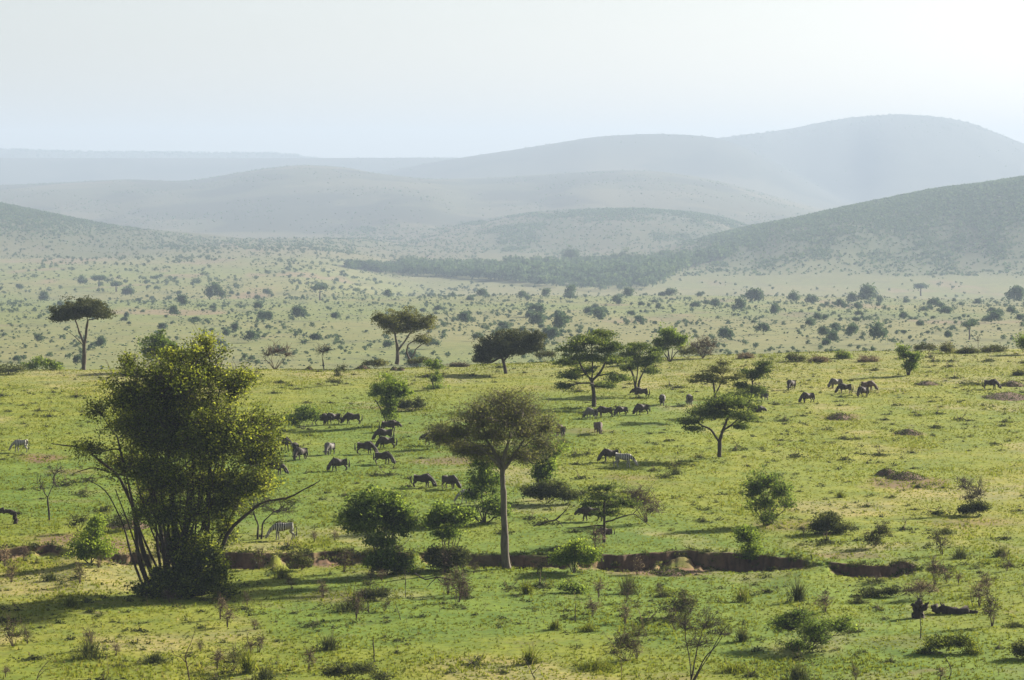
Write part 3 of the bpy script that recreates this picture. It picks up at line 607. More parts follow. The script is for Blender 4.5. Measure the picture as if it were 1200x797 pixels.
for u, v, w, h, lf, lab in [
    (933, 424, 15, 10, 'weed', 'spiky brownish bush on the crest above two grazing wildebeest'), (988, 420, 10, 9, 'green', 'small rounded dark green bush on the crest left of centre right'),
    (960, 424, 14, 6, 'dry', 'dry grassy brush on the crest between two bushes'), (1018, 424, 16, 6, 'dry', 'pale dry brush on the crest above the pair of brown wildebeest'),
    (1109, 414, 8, 14, 'olive', 'tall narrow olive bush on the crest right of the upright bush'), (1135, 414, 14, 6, 'weed', 'low dark brush on the crest near the right edge'),
    (1165, 412, 22, 7, 'weed', 'long low dark hedge-like brush at the right end of the crest'), (1085, 410, 18, 7, 'weed', 'low brush on the crest behind the upright bush'),
    (874, 420, 12, 5, 'dry', 'small dry brush on the crest above the wind-bent acacia'), (538, 430, 14, 5, 'grey', 'greyish low scrub on the crest left of the leaning thorn tree'),
    (492, 425, 18, 5, 'weed', 'low dark scrub at the feet of the spreading thorn tree'), (440, 428, 18, 6, 'olive', 'low olive scrub left of the spreading thorn tree'),
    (640, 418, 16, 6, 'weed', 'low dark scrub on the crest left of the largest acacia'), (1195, 440, 10, 4, 'weed', 'low dark clump at the right edge below the crest'),
    (285, 446, 14, 5, 'weed', 'dark low scrub beside the right shoulder of the big tree'), (155, 440, 18, 6, 'weed', 'low scrub on the crest between umbrella thorn and big tree')]:
    plant('scrub_bush', lab, 'bush', u, v, [(u, v - h * .5, w * .75, h * .6), (u + w * .4, v - h * .3, w * .45, h * .4), (u - w * .45, v - h * .3, w * .4, h * .35)],
          leaf=lf, bark=REDTWIG, nc=34, lpc=22, ls=.16, cr=.42, tw=3, twl=.5, twr=.018, nstem=6, sr=.025, wood='stems', foliage='foliage')
plant('dead_sapling', 'thin dead upright sapling standing on the crest near the right edge', 'tree', 1146, 416,
      [(1146, 398, 3, 4)], leaf='grey', bark=DEAD, nc=4, lpc=0, tw=3, twl=.5, twr=.02, nstem=1, sr=.05)
# foreground shrubs
plant('bare_shrub', 'dark leafless shrub with crooked stems at the bottom right of centre', 'shrub', 812, 799,
      [(826, 728, 24, 16), (804, 735, 16, 18), (845, 742, 14, 12), (808, 712, 6, 8), (820, 755, 24, 14)],
      [[(808, 799, .05), (814, 775, .04), (822, 745, .03)], [(810, 799, .05), (826, 768, .035, -6), (846, 745, .02, -8)], [(810, 799, .04), (806, 760, .03, 5), (803, 722, .02, 8)], [(812, 799, .035), (832, 770, .03, 10), (852, 735, .015, 12)]],
      leaf='weed', bark=DEAD, nc=90, lpc=4, ls=.09, cr=.25, tw=5, twl=.42, twr=.009, wood='stems', foliage='foliage')
plant('tangled_bush', 'wide dark tangled bush with yellow-green leaves at bottom right', 'bush', 945, 760,
      [(920, 735, 20, 14), (950, 735, 24, 14), (985, 732, 20, 12), (932, 755, 18, 9), (960, 750, 20, 9), (940, 724, 20, 12)], leaf='green', bark=DEAD, nc=200, lpc=26, ls=.11, cr=.32, tw=3, twl=.5, twr=.009, nstem=14, sr=.025, shell=.95, wood='stems', foliage='foliage', tone=.4)
plant('low_bush', 'low flat mound of creeping bush with bright leaves below the fallen log', 'bush', 1110, 765,
      [(1100, 755, 24, 9), (1125, 752, 18, 9), (1140, 762, 14, 5), (1085, 762, 12, 5)], leaf='big', bark=DEAD, nc=90, lpc=28, ls=.11, cr=.3, nstem=8, sr=.02, shell=.95, wood='stems', foliage='foliage', tone=.4)
plant('low_bush', 'dark creeping bush in the lower middle beside a thin stake', 'bush', 405, 800,
      [(395, 788, 20, 9), (425, 786, 18, 8), (448, 794, 12, 5)], leaf='weed', nc=70, lpc=30, ls=.10, cr=.3, nstem=7, sr=.02, shell=.95, wood='stems', foliage='foliage')
plant('low_bush', 'dark bush cut off by the lower right corner', 'bush', 1204, 772,
      [(1202, 762, 18, 9)], leaf='weed', nc=50, lpc=34, ls=.11, cr=.3, nstem=6, sr=.02, wood='stems', foliage='foliage')
plant('low_bush', 'small dark leafy bush just in front of the large round bush', 'bush', 442, 704,
      [(440, 696, 18, 7), (428, 698, 8, 6)], leaf='weed', nc=50, lpc=26, ls=.11, cr=.32, tw=3, twl=.4, twr=.01, nstem=6, sr=.02, wood='stems', foliage='foliage')
plant('low_bush', 'leafy green tuft of bush below the bright round bush', 'bush', 670, 695,
      [(668, 688, 13, 7), (680, 690, 8, 5)], leaf='green', nc=40, lpc=26, ls=.12, cr=.32, nstem=6, sr=.02, wood='stems', foliage='foliage')
plant('low_bush', 'spiky weed bush on the right foreground behind a bare shrub', 'bush', 795, 722,
      [(792, 712, 18, 8), (806, 704, 12, 12)], leaf='weed', bark=REDTWIG, nc=50, lpc=16, ls=.11, cr=.32, tw=4, twl=.5, twr=.009, nstem=7, sr=.02, wood='stems', foliage='foliage')
plant('weedy_shrub', 'weedy shrub with thin reddish stems right of centre foreground', 'shrub', 735, 775,
      [(735, 755, 22, 14), (748, 742, 12, 10), (720, 762, 12, 8)], leaf='weed', bark=REDTWIG, nc=60, lpc=9, ls=.10, cr=.3, tw=4, twl=.5, twr=.009, nstem=9, sr=.018, wood='stems', foliage='foliage')
plant('weedy_shrub', 'pale dry twiggy shrub standing behind the fallen log', 'shrub', 1078, 703,
      [(1078, 688, 12, 10), (1065, 690, 8, 9), (1092, 692, 9, 6)], leaf='dry', bark=REDTWIG, nc=40, lpc=9, ls=.10, cr=.3, tw=5, twl=.5, twr=.010, nstem=9, sr=.018, wood='stems', foliage='foliage')
plant('low_bush', 'pair of dark low weeds in the meadow left of the fallen log', 'bush', 1035, 699,
      [(1020, 694, 16, 5), (1046, 691, 10, 6)], leaf='weed', nc=40, lpc=34, ls=.11, cr=.3, nstem=5, sr=.018, wood='stems', foliage='foliage', tone=.35)
plant('brown_bush', 'round reddish-brown weed bush in front of the bank by the sandy strip', 'bush', 352, 668,
      [(354, 656, 12, 9)], leaf='weed', bark=REDTWIG, nc=30, lpc=18, ls=.12, cr=.34, tw=3, twl=.4, nstem=6, sr=.018, wood='stems', foliage='foliage')
# tall weed clumps with blades: u, v, half width, height, label
def tussock(u, v, w, h, lab, name='weed_tussock', group=None, dead=.3):
    p = hit(u, v); s = p[1] / F; NPL[0] += 1; rs = np.random.RandomState(NPL[0])
    r = empty(name, tuple(p), lab, 'plant', group)
    B = MB(); n = int(70 + w * 6)
    for k in range(n):
        a = rs.rand() * 6.283; d = np.abs(rs.randn()) * .45
        x0 = np.array([math.cos(a) * d * w * s, math.sin(a) * d * w * s * .8, -.03]); hh = h * s * (.35 + .75 * rs.rand()) * (1 - .4 * min(d, 1))
        tip = x0 + np.array([rs.randn() * hh * .35, rs.randn() * hh * .35, hh])
        mid = (x0 + tip) / 2 + np.array([0, 0, hh * .15]); e = np.array([math.cos(a + 1.5), math.sin(a + 1.5), 0]) * .022
        B.add([x0 - e, x0 + e, mid + e * .7, mid - e * .7], [[0, 1, 2, 3]], np.clip(.35 + .25 * rs.randn(), 0, 1)); B.add([mid - e * .7, mid + e * .7, tip], [[0, 1, 2]], np.clip(.4 + .25 * rs.randn(), 0, 1))
    C = np.clip(rs.randn(int(120 + 9 * w), 3), -1.8, 1.8) * [w * s * .5, w * s * .4, h * s * .14] + [0, 0, h * s * .2]; C[:, 2] = np.abs(C[:, 2]) + .02
    leaves(B, C, .10, rs, .4, .2); B.build('foliage', GRASS if rs.rand() > .6 else LM['weed'], r)
    S = MB()
    for k in range(5):
        x0 = np.array([rs.randn() * .05, rs.randn() * .05, 0]); tube(S, bend(x0, x0 + [rs.randn() * w * s * .3, rs.randn() * w * s * .3, 0] + [rs.randn() * .12, rs.randn() * .12, h * s * (.8 + .5 * rs.rand())], 4, rs), [.012, .01, .008, .004], 3)
    S.build('stalks', REDTWIG, r); return r
for a in [(105, 772, 24, 30, 'wide tussock with upright thin stalks at lower left'), (182, 776, 22, 14, 'low dark tussock left of the crooked twig'), (385, 762, 16, 22, 'dark tussock at lower middle left with one black stem'),
          (290, 790, 10, 40, 'tall narrow weed tussock in the lower left quarter'), (310, 796, 16, 18, 'bushy green tussock at the bottom edge, left of centre'), (83, 711, 14, 16, 'brownish tussock on a bare patch left of the big tree shadow'),
          (60, 681, 14, 14, 'dark tussock in front of the left bank'), (330, 678, 14, 18, 'leafy tussock right of the big tree foot'), (736, 696, 18, 26, 'upright spiky tussock in front of the sandy strip'),
          (545, 700, 8, 20, 'small pale tussock below the central trunk'), (617, 696, 10, 20, 'thin grassy tussock below right of the central trunk'), (690, 740, 14, 12, 'low tussock in the middle of the foreground meadow'),
          (870, 706, 12, 22, 'thin-stemmed tussock above the wide tangled bush'), (935, 705, 14, 32, 'tall stalky weed tussock above the wide tangled bush at right'), (700, 785, 28, 14, 'broad low dark tussock at the bottom, right of centre'),
          (622, 778, 14, 24, 'reddish weed tussock at the bottom centre'), (1006, 707, 14, 10, 'small dark tussock left of the fallen log'), (870, 752, 10, 22, 'green tussock between the bare shrub and the tangled bush'),
          (860, 788, 26, 14, 'low spreading weed at the bottom right of centre'), (935, 797, 22, 24, 'leafy weeds on the bottom edge below the tangled bush'), (985, 583, 8, 10, 'small tussock above the rounded dark shrub'),
          (1125, 655, 14, 16, 'small upright dark tussock right of the bank end'), (1172, 652, 12, 14, 'dark tussock with a long shadow near the right edge'), (1108, 626, 14, 10, 'low tussock below the bare grey shrub'),
          (650, 738, 9, 14, 'tiny tussock left of the middle foreground tussock'), (778, 700, 12, 10, 'thin tussock near the sandy strip'), (410, 716, 34, 16, 'wide brown mat of weeds with leaning twigs'), (1190, 735, 16, 8, 'low dark weed right of the fallen log'),
          (238, 560, 7, 8, 'small tussock hidden among the big tree stems'), (660, 520, 10, 8, 'small dark tussock right of the umbrella crown'), (792, 556, 12, 12, 'upright tussock below the low flat acacia')]:
    tussock(*a)
# ------------------------------------------------------------------ dead wood, mounds, twigs
def local(p, u, v, dy=0.):
    s = p[1] / F; v0 = HV - F * p[2] / p[1]; return [(u[0] - u[1]) * s, dy, (v0 - v) * s]
def wood(name, label, cat, u0, v0, paths, mat=DEAD, group=None, part=None):
    p = hit(u0, v0); s = p[1] / F; rs = np.random.RandomState(int(u0 + v0)); B = MB()
    for path in paths:
        P = np.array([[(q[0] - u0) * s, (q[3] if len(q) > 3 else 0) * s, (v0 - q[1]) * s] for q in path]); r = np.array([q[2] for q in path])
        t = np.linspace(0, len(P) - 1, (len(P) - 1) * 4 + 1); i = np.minimum(t.astype(int), len(P) - 2); f = t - i
        Q = P[i] * (1 - f)[:, None] + P[i + 1] * f[:, None]; rr = r[i] * (1 - f) + r[i + 1] * f
        Q[1:-1] = .25 * Q[:-2] + .5 * Q[1:-1] + .25 * Q[2:]; Q += rs.randn(*Q.shape) * rr[:, None] * .35
        tube(B, Q, rr * (1 + .15 * rs.randn(len(rr))), 8)
    o = B.build(name, mat, smooth=True); o.location = tuple(p); return tag(o, label, cat, group)
wood('fallen_log', 'black burnt fallen log lying in the grass at right', 'log', 1110, 719, [[(1092, 713, .24, 4), (1104, 716, .30, 2), (1120, 716, .33, 0), (1136, 717, .27, -2), (1145, 719, .12, -3)], [(1108, 714, .06), (1102, 707, .04)]])
wood('dead_stump', 'rough black broken stump at the left end of the fallen log', 'stump', 1077, 724, [[(1077, 727, .42), (1076, 717, .36), (1075, 709, .27), (1078, 702, .10)], [(1078, 716, .25), (1085, 711, .16), (1088, 706, .05)], [(1074, 714, .18), (1069, 709, .10)]])
wood('dead_stake', 'thin dark stake in front of the black broken stump', 'stake', 1079, 748, [[(1079, 749, .035), (1079, 735, .03), (1078, 721, .025)]])
wood('arched_dead_trunk', 'thick dead trunk arching down to the ground at the left edge', 'dead tree', 17, 614, [[(-40, 604, .22, 10), (-18, 600, .20, 6), (0, 599, .18, 3), (10, 599, .18), (16, 602, .19), (18, 609, .18), (18, 616, .2)]])
wood('fallen_branch', 'thin forked dead branch lying below the airy bush', 'branch', 508, 688, [[(486, 672, .04, -4), (498, 679, .05, -2), (512, 676, .05, 0), (528, 680, .04, 3), (541, 676, .02, 5)], [(512, 676, .035), (506, 682, .03, -3), (500, 688, .02, -5)], [(512, 677, .03), (519, 684, .02, -2)]])
wood('fallen_branch', 'forked fallen dead branch left of the half-dead acacia', 'branch', 652, 618, [[(625, 616, .04, -8), (640, 612, .05, -4), (652, 609, .06), (662, 600, .04, 3), (668, 592, .02, 5)], [(652, 610, .05), (660, 617, .03, -2)], [(645, 612, .04, -3), (638, 606, .02)]])
wood('dead_stake', 'short upright dead stake beside the creeping bush at bottom', 'stake', 439, 776, [[(439, 778, .035), (438, 764, .035), (437, 748, .028)]])
wood('dead_stake', 'thin tall dead stem standing in front of the large round bush', 'stake', 475, 700, [[(475, 701, .028), (475, 682, .026), (474, 668, .022), (479, 659, .012)]])
wood('dead_stake', 'small upright stake in the middle of the foreground meadow', 'stake', 674, 729, [[(674, 730, .03), (674, 718, .03), (675, 707, .024)]])
wood('dead_stake', 'short stub of a stake right of the wide brown weed mat', 'stake', 432, 718, [[(432, 719, .035), (432, 712, .035), (431, 706, .03)]])
wood('dead_stake', 'leaning thin twig right of the wide brown weed mat', 'stake', 470, 727, [[(470, 728, .022), (467, 718, .02), (463, 706, .012)]])
wood('dead_stake', 'thin stake sticking up behind the fallen log', 'stake', 1140, 711, [[(1140, 712, .028), (1138, 702, .025), (1137, 693, .02)]])
wood('crooked_twig', 'crooked pale twig rising at the bottom below the big tree', 'twig', 222, 799, [[(222, 800, .04), (220, 782, .04), (216, 770, .03), (223, 756, .02), (229, 738, .01)], [(219, 778, .03), (212, 770, .02), (204, 768, .015), (200, 758, .01)], [(217, 772, .025), (224, 765, .018), (226, 757, .01)], [(220, 782, .02), (226, 776, .012)]], REDTWIG)
wood('crooked_twig', 'bare forked twig in the lower left corner', 'twig', 42, 800, [[(42, 800, .03), (46, 788, .022), (56, 776, .012)], [(44, 795, .022), (52, 786, .015), (66, 783, .008)], [(46, 788, .018), (60, 772, .008)]], REDTWIG)
wood('crooked_twig', 'crooked dark twig above the tussock in the lower left quarter', 'twig', 293, 772, [[(293, 774, .035), (294, 760, .03), (289, 748, .02), (291, 741, .012)], [(294, 758, .02), (301, 752, .01)]], DEAD)
wood('crooked_twig', 'dark crooked twig near the bottom right corner', 'twig', 1112, 796, [[(1112, 800, .04), (1115, 786, .035), (1111, 776, .025), (1106, 768, .012)], [(1114, 782, .02), (1120, 776, .01)]], DEAD)
wood('crooked_twig', 'thin pale leaning stems at the bottom centre-right', 'twig', 728, 796, [[(728, 799, .02), (728, 770, .02), (718, 755, .016), (706, 740, .01)], [(724, 764, .014), (729, 748, .012), (737, 712, .006)]], LM['dry'])
wood('crooked_twig', 'crooked thorny twig at the bottom centre', 'twig', 628, 796, [[(628, 800, .028), (622, 786, .024), (617, 776, .016), (612, 764, .01)], [(624, 790, .02), (633, 780, .012), (636, 774, .008)]], DEAD)
wood('crooked_twig', 'cluster of thin upright twigs on the wide brown weed mat', 'twig', 411, 712, [[(409, 714, .025), (408, 700, .02), (403, 684, .01)], [(412, 714, .025), (414, 698, .018), (417, 680, .01)], [(410, 706, .015), (398, 696, .01), (385, 690, .006)]], REDTWIG)
wood('crooked_twig', 'thin leafless twig in the meadow beside the slender bank bush', 'twig', 525, 705, [[(521, 706, .016), (519, 692, .012), (524, 676, .006)], [(528, 706, .016), (530, 690, .01), (534, 674, .006)]], REDTWIG)
def mound(u, v, w, h, label, mat=EARTH, name='earth_mound'):
    p = hit(u, v); s = p[1] / F; rs = np.random.RandomState(int(u * 3 + v))
    n = 26; th = np.linspace(0, 2 * math.pi, n, endpoint=False); B = MB(); V = []
    rr = np.linspace(0, 1, 9)
    for r in rr:
        X = np.cos(th) * r * w * s; Y = np.sin(th) * r * w * s * 1.3
        k = 1 + .22 * fbm(np.cos(th) * 1.7 + u, np.sin(th) * 1.7 + v, 3, 71); X = X * k; Y = Y * k
        Zg = terrain(X + p[0], Y + p[1]) - p[2]
        V.append(np.stack([X, Y, Zg + h * s * .75 * (math.cos(r * math.pi / 2) ** 1.3) * (1 + .35 * fbm(X * 1.4 + u, Y * 1.4, 4, 72)) - .06 * (r > .95)], 1))
    V = np.concatenate(V); i = np.arange(len(rr) - 1)[:, None] * n; j = np.arange(n)[None]
    B.add(V, np.stack([i + j, i + n + j, i + n + (j + 1) % n, i + (j + 1) % n], -1).reshape(-1, 4))
    r = empty(name, tuple(p), label, 'mound'); B.build('soil', mat, r, smooth=True)
    k = int(w * 26); a = rs.rand(k) * 6.283; q = np.sqrt(rs.rand(k)); X = np.cos(a) * q * w * s; Y = np.sin(a) * q * w * s * 1.3
    Z = terrain(X + p[0], Y + p[1]) - p[2] + .75 * h * s * np.cos(np.minimum(q, 1) * math.pi / 2) ** 1.3 + .06
    L = MB(); leaves(L, np.stack([X, Y, Z], 1) + rs.randn(k, 3) * [.05, .05, .05], .15, rs, .4, .2); L.build('foliage', LM['weed'], r)
for a in [(1062, 561, 24, 9, 'low reddish earth mound with dark weeds on the right meadow'), (1040, 557, 14, 10, 'peaked dark mound left of the reddish earth mound on the right'), (1064, 509, 17, 7, 'small earth mound in the grass below the right crest'),
          (984, 491, 17, 8, 'low brown mound between the right wildebeest and the meadow'), (1086, 451, 15, 6, 'dark flat mound above the lone wildebeest at far right'), (1140, 470, 1, 1, None),
          (1186, 452, 16, 7, 'mound at the right edge just below the crest brush'), (118, 705, 1, 1, None), (1180, 466, 30, 7, 'long low dark mound beside the lone wildebeest at far right'),
          (425, 426, 10, 6, 'low dark termite mound on the crest left of the spreading tree'), (462, 434, 5, 5, 'small round termite mound below the spreading tree'), (470, 434, 5, 4, 'smaller twin of the round termite mound below the spreading tree'),
          (785, 672, 22, 6, 'pale reddish heap of washed-out earth at the foot of the bank'), (1058, 664, 16, 8, 'reddish earth hump at the right end of the bank'), (150, 617, 26, 8, 'earth mound behind the lower stems of the big tree'), (362, 428, 5, 4, 'tiny termite mound on the crest left of the leaning shrub')]:
    if a[4]: mound(*a)

# ------------------------------------------------------------------ small repeats on the slope
def near_uv(rs, vmin=432, vmax=796):
    while 1:
        y = 190 + 285 * rs.rand() ** .8; u = rs.uniform(-10, 1210); x = (u - CU) / F * y
        by = float(bank_y(np.array(u)))
        if by - 2.5 < y < by + .6: continue
        z = float(terrain(x, y)); v = HV - F * z / y
        if y > np.interp(u, [0, 400, 600, 900, 1200], [436, 437, 446, 464, 476]): continue
        return u, v, np.array([x, y, z])
rs = np.random.RandomState(11)
protos = []
for k in range(6):
    r = empty('weed_clump', (0, 0, 0), 'ankle-high dark clump of weeds dotted on the grazed slope', 'plant', 'small dark weed clumps on the grazed slope')
    a = rs.rand(90 + 20 * k) * 6.28; n = len(a); q = np.abs(rs.randn(n)) * .3
    C = np.stack([np.cos(a) * q * (1 + .3 * (k % 3)), np.sin(a) * q, np.abs(rs.randn(n)) * .09 * np.exp(-q) + .03], 1)
    L = MB(); leaves(L, C, .11, rs, .38, .2); L.build('foliage', LM['weed'], r)
    S = MB()
    for j in range(4):
        x0 = np.array([rs.randn() * .04, rs.randn() * .04, 0]); tube(S, bend(x0, x0 + [rs.randn() * .25, rs.randn() * .25, .3 + .45 * rs.rand()], 4, rs), [.014, .012, .01, .005], 3)
    S.build('stalks', REDTWIG, r); protos.append(r)
for k in range(285):
    u, v, p = near_uv(rs)
    o = protos[k] if k < 6 else copy_tree(protos[rs.randint(6)])
    s = .7 + 1.3 * rs.rand() ** 2
    o.location = tuple(p); o.rotation_euler = (0, 0, rs.rand() * 6.28); o.scale = (s * 1.3, s * 1.1, s * .9)
protos = []
for k in range(5):
    r = empty('dry_shrublet', (0, 0, 0), 'knee-high dry twiggy shrublet standing in the foreground meadow', 'shrub', 'dry twiggy shrublets in the foreground meadow')
    rk = np.random.RandomState(500 + k)
    grow(r, rk, [(.0, .5, .35, .32), (.25 * (k % 3 - 1), .75, .25, .25)], leaf=['weed', 'dry', 'grey', 'weed', 'dry'][k], bark=REDTWIG, nc=16, lpc=[7, 3, 2, 11, 4][k], ls=.08, cr=.2, tw=4, twl=.4, twr=.008, nstem=6, sr=.016, wood='stems', foliage='foliage')
    protos.append(r)
for k in range(64):
    while 1:
        u, v, p = near_uv(rs)
        if p[1] < 262 and fbm(np.array([u / 120.]), np.array([v / 40.]), 2, 77)[0] > -.2 + (.15 if u < 700 else 0): break
    o = protos[k] if k < 5 else copy_tree(protos[rs.randint(5)])
    s = .7 + .9 * rs.rand(); o.location = tuple(p); o.rotation_euler = (0, 0, rs.rand() * 6.28); o.scale = (s, s, s * rs.uniform(.8, 1.3))
# the countless smaller weeds
def scatter(mb, tV, tF, tA, P, S, rs, zs=1.):
    n = len(P); a = rs.rand(n) * 6.283; c, s = np.cos(a)[:, None], np.sin(a)[:, None]
    X = tV[None, :, 0] * c - tV[None, :, 1] * s; Y = tV[None, :, 0] * s + tV[None, :, 1] * c; Z = np.broadcast_to(tV[None, :, 2] * zs, X.shape)
    V = np.stack([X, Y, Z], -1) * S[:, None, None] + P[:, None]
    m = len(tV); Fq = (tF[None] + (np.arange(n) * m)[:, None, None]).reshape(-1, tF.shape[1])
    mb.add(V.reshape(-1, 3), Fq, np.clip(tA[None] + .14 * rs.randn(n)[:, None], 0, 1).reshape(-1))
def template(n, size, rs, lumps=5, rad=.5, low=.15, h=.6, tone=.5):
    c = rs.randn(lumps, 3); c /= np.linalg.norm(c, axis=1)[:, None]; c *= [rad, rad, h * .45]; c[:, 2] = np.abs(c[:, 2]) + low + h * .3
    C = c[rs.randint(lumps, size=n)] + rs.randn(n, 3) * [.20, .20, .14]; C[:, 2] = np.maximum(C[:, 2], .02)
    L = MB(); leaves(L, C, size, rs, tone, .16)
    return np.concatenate(L.v), np.concatenate(L.f), np.concatenate(L.a)
mb = MB()
for k in range(5):
    T = template(44, .26, rs, 4, .45, 0, .2, .4)
    x, y = near_points(1500, rs, 188, 474)
    d = fbm(x / 14., y / 20., 3, 81); keep = (d > -.12) & ((y < bank_y(ubank(x, y)) - 2) | (y > bank_y(ubank(x, y)) + .5)); x, y = x[keep], y[keep]
    scatter(mb, *T, np.stack([x, y, terrain(x, y) - .02], 1), .18 + .45 * rs.rand(len(x)) ** 2.5, rs)
for k in range(520):         # weeds and grass hanging over the cut bank
    u = rs.uniform(-10, 1150); yb = float(bank_y(np.array(u))) + rs.uniform(-.1, .9) * (1 if rs.rand() < .6 else -1.6); x = (u - CU) / F * yb
    scatter(mb, *T, np.array([[x, yb, float(terrain(x, yb)) - .05]]), np.array([.25 + .5 * rs.rand() ** 2]), rs)
tag(mb.build('low_weeds', LM['weed']), 'tiny dark weeds sprinkled over the near grassland', 'weeds', kind='stuff')
mb = MB()
for k in range(4200):        # dry standing stems
    y = 188 + 90 * rs.rand() ** 1.2 if k % 3 == 1 else (188 + 280 * rs.rand() if k % 3 else rs.uniform(425, 478)); x = rs.uniform(-.158, .158) * y
    if fbm(np.array([x / 6.]), np.array([y / 8.]), 2, 83)[0] < .02: continue
    z = float(terrain(x, y)); h = .25 + .5 * rs.rand() ** 2
    tube(mb, bend((x, y, z - .03), (x + rs.randn() * h * .3, y + rs.randn() * h * .3, z + h), 3, rs), [.014, .012, .007], 3, rs.rand())
tag(mb.build('dry_stems', LM['dry']), 'thin dry grass stems standing in the near meadow', 'dry stems', kind='stuff')

# ------------------------------------------------------------------ valley bushes and trees
rs = np.random.RandomState(5)
def flat_acacia(label, u, v, w, h, leaf='plain', name='distant_acacia'):
    p = hit(u, v, 600)
    plant(name, label, 'tree', u, v, [(u, v - h * .86, w * .5, h * .13), (u - w * .2, v - h * .8, w * .28, h * .10), (u + w * .2, v - h * .82, w * .28, h * .10)],
          [[(u, v, p[1] / F * 1.1), (u, v - h * .45, p[1] / F * .8), (u, v - h * .7, p[1] / F * .4)]], base=p, leaf=leaf, bark=BARK, nc=40, lpc=22, ls=p[1] / F * 1.6, cr=p[1] / F * 3.2, flat=.5, sides=4, twr=.04, shell=.9)
for a in [('flat-topped acacia on the hazy plain above the leafless sapling', 375, 352, 20, 18), ('flat-topped acacia at the far rim of the plain toward the right', 1079, 347, 15, 14), ('grey round-topped acacia standing in the valley near the right edge', 1136, 398, 20, 22),
          ('small flat acacia on the plain above the umbrella thorn', 116, 336, 16, 12), ('small flat acacia right of the umbrella thorn on the plain', 136, 342, 10, 11)]: flat_acacia(*a)
btmpl = []
for k in range(7):
    r = np.random.RandomState(200 + k); V, Fq, A = template(1000, .16, r, 9, .44, .1, 1.4, .5)
    mb = MB(); mb.add(V, Fq, A); o = mb.build('valley_bush', LM['plain']); btmpl.append(o)
G = 'bushes dotted over the hazy valley plain'
LB = 'rounded blue-green bush dotted on the hazy valley plain beyond the crest'
def valley_point(rs, D, u):
    x = (u - CU) / F * D; return np.array([x, D, float(terrain(x, D))])
# big individual bushes read off the photograph: u, v, width px
named = [(213, 361, 14), (253, 357, 22), (204, 372, 12), (350, 376, 18), (393, 376, 12), (370, 401, 14), (275, 390, 10), (455, 350, 10), (564, 350, 12), (627, 371, 20), (640, 350, 12), (670, 350, 14), (722, 356, 10), (737, 350, 13),
         (775, 349, 9), (787, 349, 15), (815, 362, 12), (884, 358, 20), (866, 368, 16), (838, 362, 12), (893, 392, 16), (931, 357, 14), (952, 357, 16), (958, 378, 10), (998, 357, 12), (1007, 372, 10), (1016, 357, 22), (1030, 356, 10), (1094, 361, 14), (1108, 370, 14),
         (1112, 398, 10), (1165, 379, 18), (1190, 358, 20), (950, 385, 12), (965, 396, 14), (1000, 398, 16), (1030, 404, 22), (975, 404, 14), (748, 381, 14), (701, 378, 16), (660, 392, 22), (630, 385, 18), (648, 402, 16), (1170, 372, 12), (1145, 358, 10), (1062, 356, 8),
         (150, 350, 14), (97, 336, 12), (50, 355, 14), (70, 362, 10), (22, 340, 10), (312, 347, 12), (515, 366, 12), (544, 383, 16), (590, 388, 16), (120, 410, 14), (45, 402, 10), (260, 406, 12), (455, 410, 12), (560, 400, 12), (612, 352, 10), (850, 400, 18), (910, 372, 14)]
pts = []
for u, v, w in named:
    p = hit(u, v, 640); pts.append((p, 1.0 * w * p[1] / F))
while len(pts) < 292:
    u = rs.uniform(-20, 1220); D = 800 + 1500 * rs.rand() ** .8
    dens = fbm(np.array([u / 90.]), np.array([D / 260.]), 2, 91)[0]
    if dens + .5 * fbm(np.array([u / 25.]), np.array([D / 70.]), 2, 92)[0] < .05: continue
    pts.append((valley_point(rs, D, u), (1.3 + 3.2 * rs.rand() ** 2.2)))
for k, (p, w) in enumerate(pts):
    t = btmpl[k] if k < 7 else btmpl[rs.randint(7)].copy()
    if k >= 7: col.objects.link(t)
    t.location = (p[0], p[1], p[2] - .1); t.rotation_euler = (0, 0, rs.rand() * 6.28)
    t.scale = (w / 1.35, w / 1.35, w / 1.35 * rs.uniform(.7, 1.2)); tag(t, LB, 'bush', G)
small = [template(150, .25, np.random.RandomState(300 + k), 5, .40, .05, 1.3, .5) for k in range(6)]
tiny = [template(12, .62, np.random.RandomState(320 + k), 3, .45, .0, .5, .4) for k in range(5)]
def region(n, umin, umax, d0, d1, rs, pw=1., thr=.16, sc=(46., 150.)):
    u = rs.uniform(umin, umax, n); D = d0 + (d1 - d0) * rs.rand(n) ** pw
    k = fbm(u / sc[0], D / sc[1], 3, 95) > thr - .5 * rs.rand(n); u, D = u[k], D[k]; x = (u - CU) / F * D
    return np.stack([x, D, terrain(x, D) - .15], 1)
mb = MB()
for T in small:
    P = region(900, -60, 1260, 780, 2350, rs, .8); scatter(mb, *T, P, .55 + 1.3 * rs.rand(len(P)) ** 2.2, rs)
    P = region(380, -60, 560, 2300, 4700, rs, .8); scatter(mb, *T, P, 1.3 + 2.2 * rs.rand(len(P)) ** 1.5, rs)
    P = region(110, 400, 1300, 2500, 3600, rs, 1.); scatter(mb, *T, P, 1.0 + 1.8 * rs.rand(len(P)) ** 1.5, rs)
for T in tiny:
    P = region(2600, -60, 1260, 760, 2350, rs, .9, -.3); scatter(mb, *T, P, .35 + .6 * rs.rand(len(P)) ** 2, rs)
    P = region(700, -60, 560, 2300, 4700, rs, .9, -.3); scatter(mb, *T, P, .7 + 1.2 * rs.rand(len(P)) ** 2, rs)
tag(mb.build('valley_scrub', LM['plain']), 'countless small scrub dots over the hazy valley plain', 'scrub', kind='stuff')
